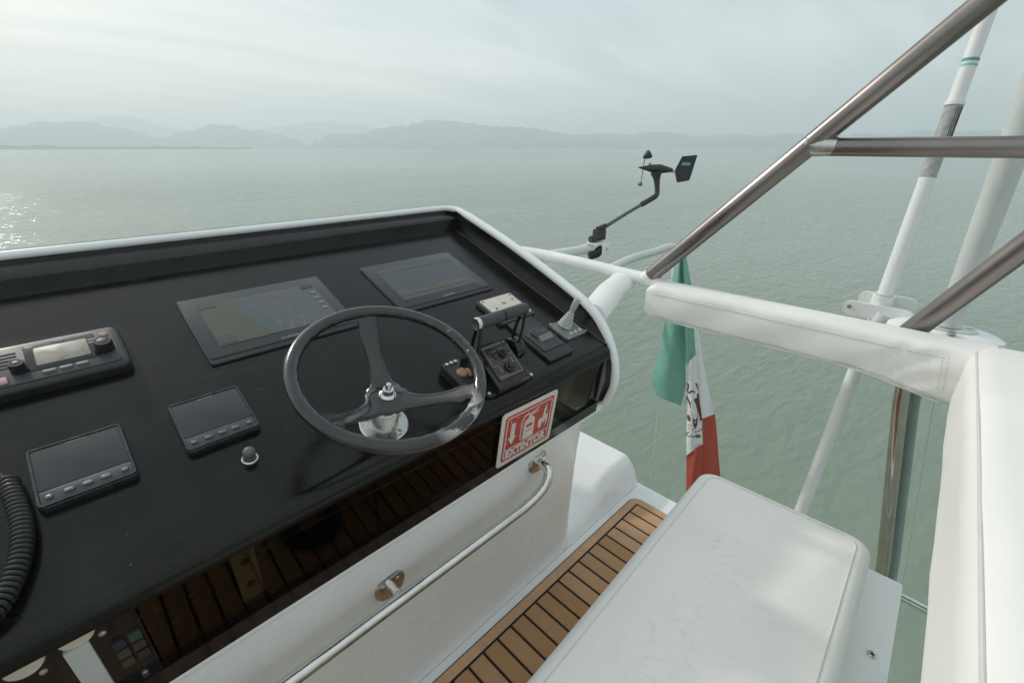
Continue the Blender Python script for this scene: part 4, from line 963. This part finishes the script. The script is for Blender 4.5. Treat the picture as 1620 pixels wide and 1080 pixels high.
# outrigger mast and base
t = thing('outrigger_mast', 'thick pale grey mast standing on a round bolted base plate at the right', 'mast', (1.70, -.017, -.46))
m0, m1 = W(1.700, -.017, -.455), W(1.70, -.007, .06); dm = (m1-m0).normalized()
tb(MB().tube([m0, m0+dm*.02, m0+dm*.10, m1, m1+dm*1.2], [.030, .0265, .0275, .031, .033], 22), 'mast_tube', M_offwhite, t)
Mz = Matrix.Translation((1.705, -.012, 0)) @ Matrix.Diagonal((.62, 1.0, 1, 1))
tb(MB().lathe([(0, -.500), (.120, -.500), (.128, -.490), (.126, -.476), (.112, -.468), (.07, -.464), (0, -.464)], 36, Mz), 'base_plate', M_white, t)
tb(MB().lathe([(0, -.464), (.070, -.464), (.070, -.459), (.040, -.457), (.03, -.450), (0, -.450)], 30, Mz), 'flange', M_offwhite, t)
for y, x in ((.060, 1.665), (-.030, 1.645), (-.062, 1.715), (.05, 1.74)):
    b_ = MB().lathe([(0, -.464), (.010, -.464), (.010, -.461), (.0075, -.461), (.0075, -.454), (0, -.453)], 6, Matrix.Translation((x, y, 0)), ); tb(b_, 'base_bolt', M_chrome if y < -.05 else M_steel, t)
# stanchions under the base
t = thing('chrome_stanchion', 'polished chrome stanchion standing beneath the bolster at right', 'stanchion', (1.75, .02, -.50))
tb(MB().tube([(1.70, .045, -.50), (1.715, .020, -.72), (1.80, -.092, -1.366), (1.90, -.20, -2.1), (2.0, -.36, -3.2)], .0195, 20), 'tube', M_post, t)
t = thing('mast_leg', 'shaded grey green lower mast leg close behind the chrome stanchion', 'mast leg', (1.80, -.02, -.50))
tb(MB().tube([(1.73, .015, -.50), (1.78, -.008, -.745), (1.86, -.118, -1.385), (1.94, -.225, -2.1), (2.05, -.39, -3.2)], .0185, 20), 'tube', mat('shaded_mast_paint', (.26, .31, .29), .4, var=.06), t)  # mast paint in a darker tone, with the shade put into its colour
tb(MB().tube([(1.775, -.03, -.52), (1.80, -.060, -.76), (1.87, -.155, -1.38), (1.95, -.30, -2.4)], .0016, 6), 'halyard', M_rope, t)

# ================================================================== FLAG
fl = thing('national_flag', 'limp green white and red flag with eagle emblem hanging outboard of the bolster', 'flag', (1.65, .70, -.376))
FX = 1.65
def patchfn(left, right, xl, xr, bulge):
    Lc, Rc = bez([(0, a, b) for a, b in left], 8), bez([(0, a, b) for a, b in right], 8)
    def samp(c, t):
        i = min(int(t*(len(c)-1)), len(c)-2); f = t*(len(c)-1)-i; return c[i].lerp(c[i+1], f)
    def fn(s, t, d=0.0):
        p = samp(Lc, t).lerp(samp(Rc, t), s); X = xl+(xr-xl)*s-bulge*sin(pi*s)+.006*sin(6*s+4*t)+d; k = X/FX
        return Vector((X, p.y*k, p.z*k))-Vector(fl.location)
    return fn
def patches(name, m, lst):
    mb = MB()
    for f in lst: mb.grid(lambda s, t: f(s, t), 10, 18)
    o = mb.build(name, m, fl, smooth=80, fix=False); return o
A = patchfn([(.770, -.383), (.780, -.489), (.784, -.648), (.79, -.761), (.804, -.877), (.803, -.925), (.775, -.985)], [(.756, -.376), (.735, -.48), (.707, -.627), (.686, -.728), (.668, -.834), (.659, -.888), (.664, -.984)], 1.66, 1.66, .030)
A2 = patchfn([(.664, -.888), (.660, -.93), (.664, -.984)], [(.640, -.90), (.640, -.93), (.642, -.965)], 1.66, 1.65, .004)
GB = patchfn([(.756, -.376), (.735, -.48), (.707, -.627), (.672, -.799)], [(.741, -.372), (.715, -.476), (.676, -.60), (.640, -.742)], 1.645, 1.655, .016)
GC = patchfn([(.741, -.372), (.715, -.476), (.676, -.60), (.662, -.64)], [(.737, -.371), (.705, -.462), (.657, -.60), (.648, -.63)], 1.655, 1.70, .0)
WBs = ([(.672, -.799), (.657, -.885), (.642, -.97), (.622, -1.10), (.606, -1.203)], [(.640, -.742), (.618, -.84), (.590, -.948), (.568, -1.04), (.549, -1.116)])
WB = patchfn(*WBs, 1.645, 1.655, .022)
WC = patchfn([(.662, -.64), (.640, -.742), (.605, -.89), (.571, -1.005)], [(.648, -.63), (.616, -.733), (.563, -.88), (.526, -.962)], 1.655, 1.71, .002)
RB = patchfn([(.606, -1.203), (.590, -1.31), (.574, -1.423)], [(.549, -1.116), (.528, -1.24), (.503, -1.377)], 1.645, 1.655, .022)
RCp = patchfn([(.571, -1.005), (.555, -1.09), (.535, -1.20), (.503, -1.377)], [(.526, -.962), (.500, -1.06), (.478, -1.15), (.431, -1.331)], 1.656, 1.74, .004)
patches('green_band', M_green, [A, GB, GC]); patches('white_band', M_fwhite, [WB, WC, A2]); patches('red_band', M_fred, [RB, RCp])
def wst(x, y):
    x = 143+(x-143)*1.32; y = 715+(y-715)*1.10
    Wd = 110+(y-560)*.085; s = (x-80)/Wd; return s, (y-(375-65*s))/(700-30*s)
def emb(mb, pts):
    P3 = [WB(*wst(x, y), -.0016) for x, y in pts]; c = sum(P3, Vector())/len(P3); n = len(P3)
    mb.add(P3+[c], [(i, (i+1) % n, n) for i in range(n)])
def sstrip(mb, pts, wd):
    ps = bez([(x, y, 0) for x, y in pts], 5)
    for i in range(len(ps)-1):
        d = (ps[i+1]-ps[i]).normalized(); nrm = Vector((-d.y, d.x, 0))*wd/2
        mb.add([WB(*wst((p+q).x, (p+q).y), -.0018) for p, q in ((ps[i], nrm), (ps[i+1], nrm), (ps[i+1], -nrm), (ps[i], -nrm))], [(0, 1, 2, 3)])
e1, e2, e3, e4 = MB(), MB(), MB(), MB()
emb(e1, [(150, 640), (172, 612), (196, 640), (203, 700), (196, 765), (186, 740), (172, 700)]); emb(e1, [(128, 670), (150, 640), (172, 700), (170, 760), (150, 790), (128, 760), (120, 715)])
emb(e1, [(140, 770), (172, 750), (170, 800), (158, 835), (143, 815)]); sstrip(e1, [(176, 600), (184, 575), (172, 545), (163, 530)], 11)
emb(e1, [(166, 596), (184, 590), (194, 606), (180, 622), (168, 614)]); sstrip(e1, [(186, 760), (196, 720), (200, 680)], 7)
sstrip(e4, [(98, 552), (112, 560), (108, 585), (104, 610), (118, 622), (130, 600), (158, 592)], 11); sstrip(e4, [(100, 660), (112, 680), (118, 700)], 9)
emb(e2, [(98, 780), (116, 770), (126, 790), (118, 806), (100, 804)]); emb(e2, [(104, 828), (126, 818), (146, 832), (138, 852), (114, 852)]); sstrip(e2, [(96, 670), (110, 690), (124, 720)], 8)
emb(e3, [(92, 876), (112, 868), (134, 882), (118, 902), (96, 896)]); emb(e3, [(152, 884), (172, 870), (192, 878), (188, 898), (166, 902)]); sstrip(e3, [(130, 890), (142, 898), (156, 890)], 7); sstrip(e3, [(150, 855), (170, 850), (190, 835), (204, 815)], 6)
e1.build('emblem_eagle', M_brown, fl, smooth=0, fix=False); e2.build('emblem_cactus', M_ochre, fl, smooth=0, fix=False); e3.build('emblem_wreath', M_olive, fl, smooth=0, fix=False); e4.build('emblem_snake', M_ochre, fl, smooth=0, fix=False)
lo = Vector(fl.location)
tag(MB().tube([(1.652, .763, -.979), (1.652, .755, -1.2), (1.652, .746, -1.455)], .0018, 6).build('flag_halyard', M_rope, None), 'thin white halyard hanging from the lower corner of the flag', 'halyard')
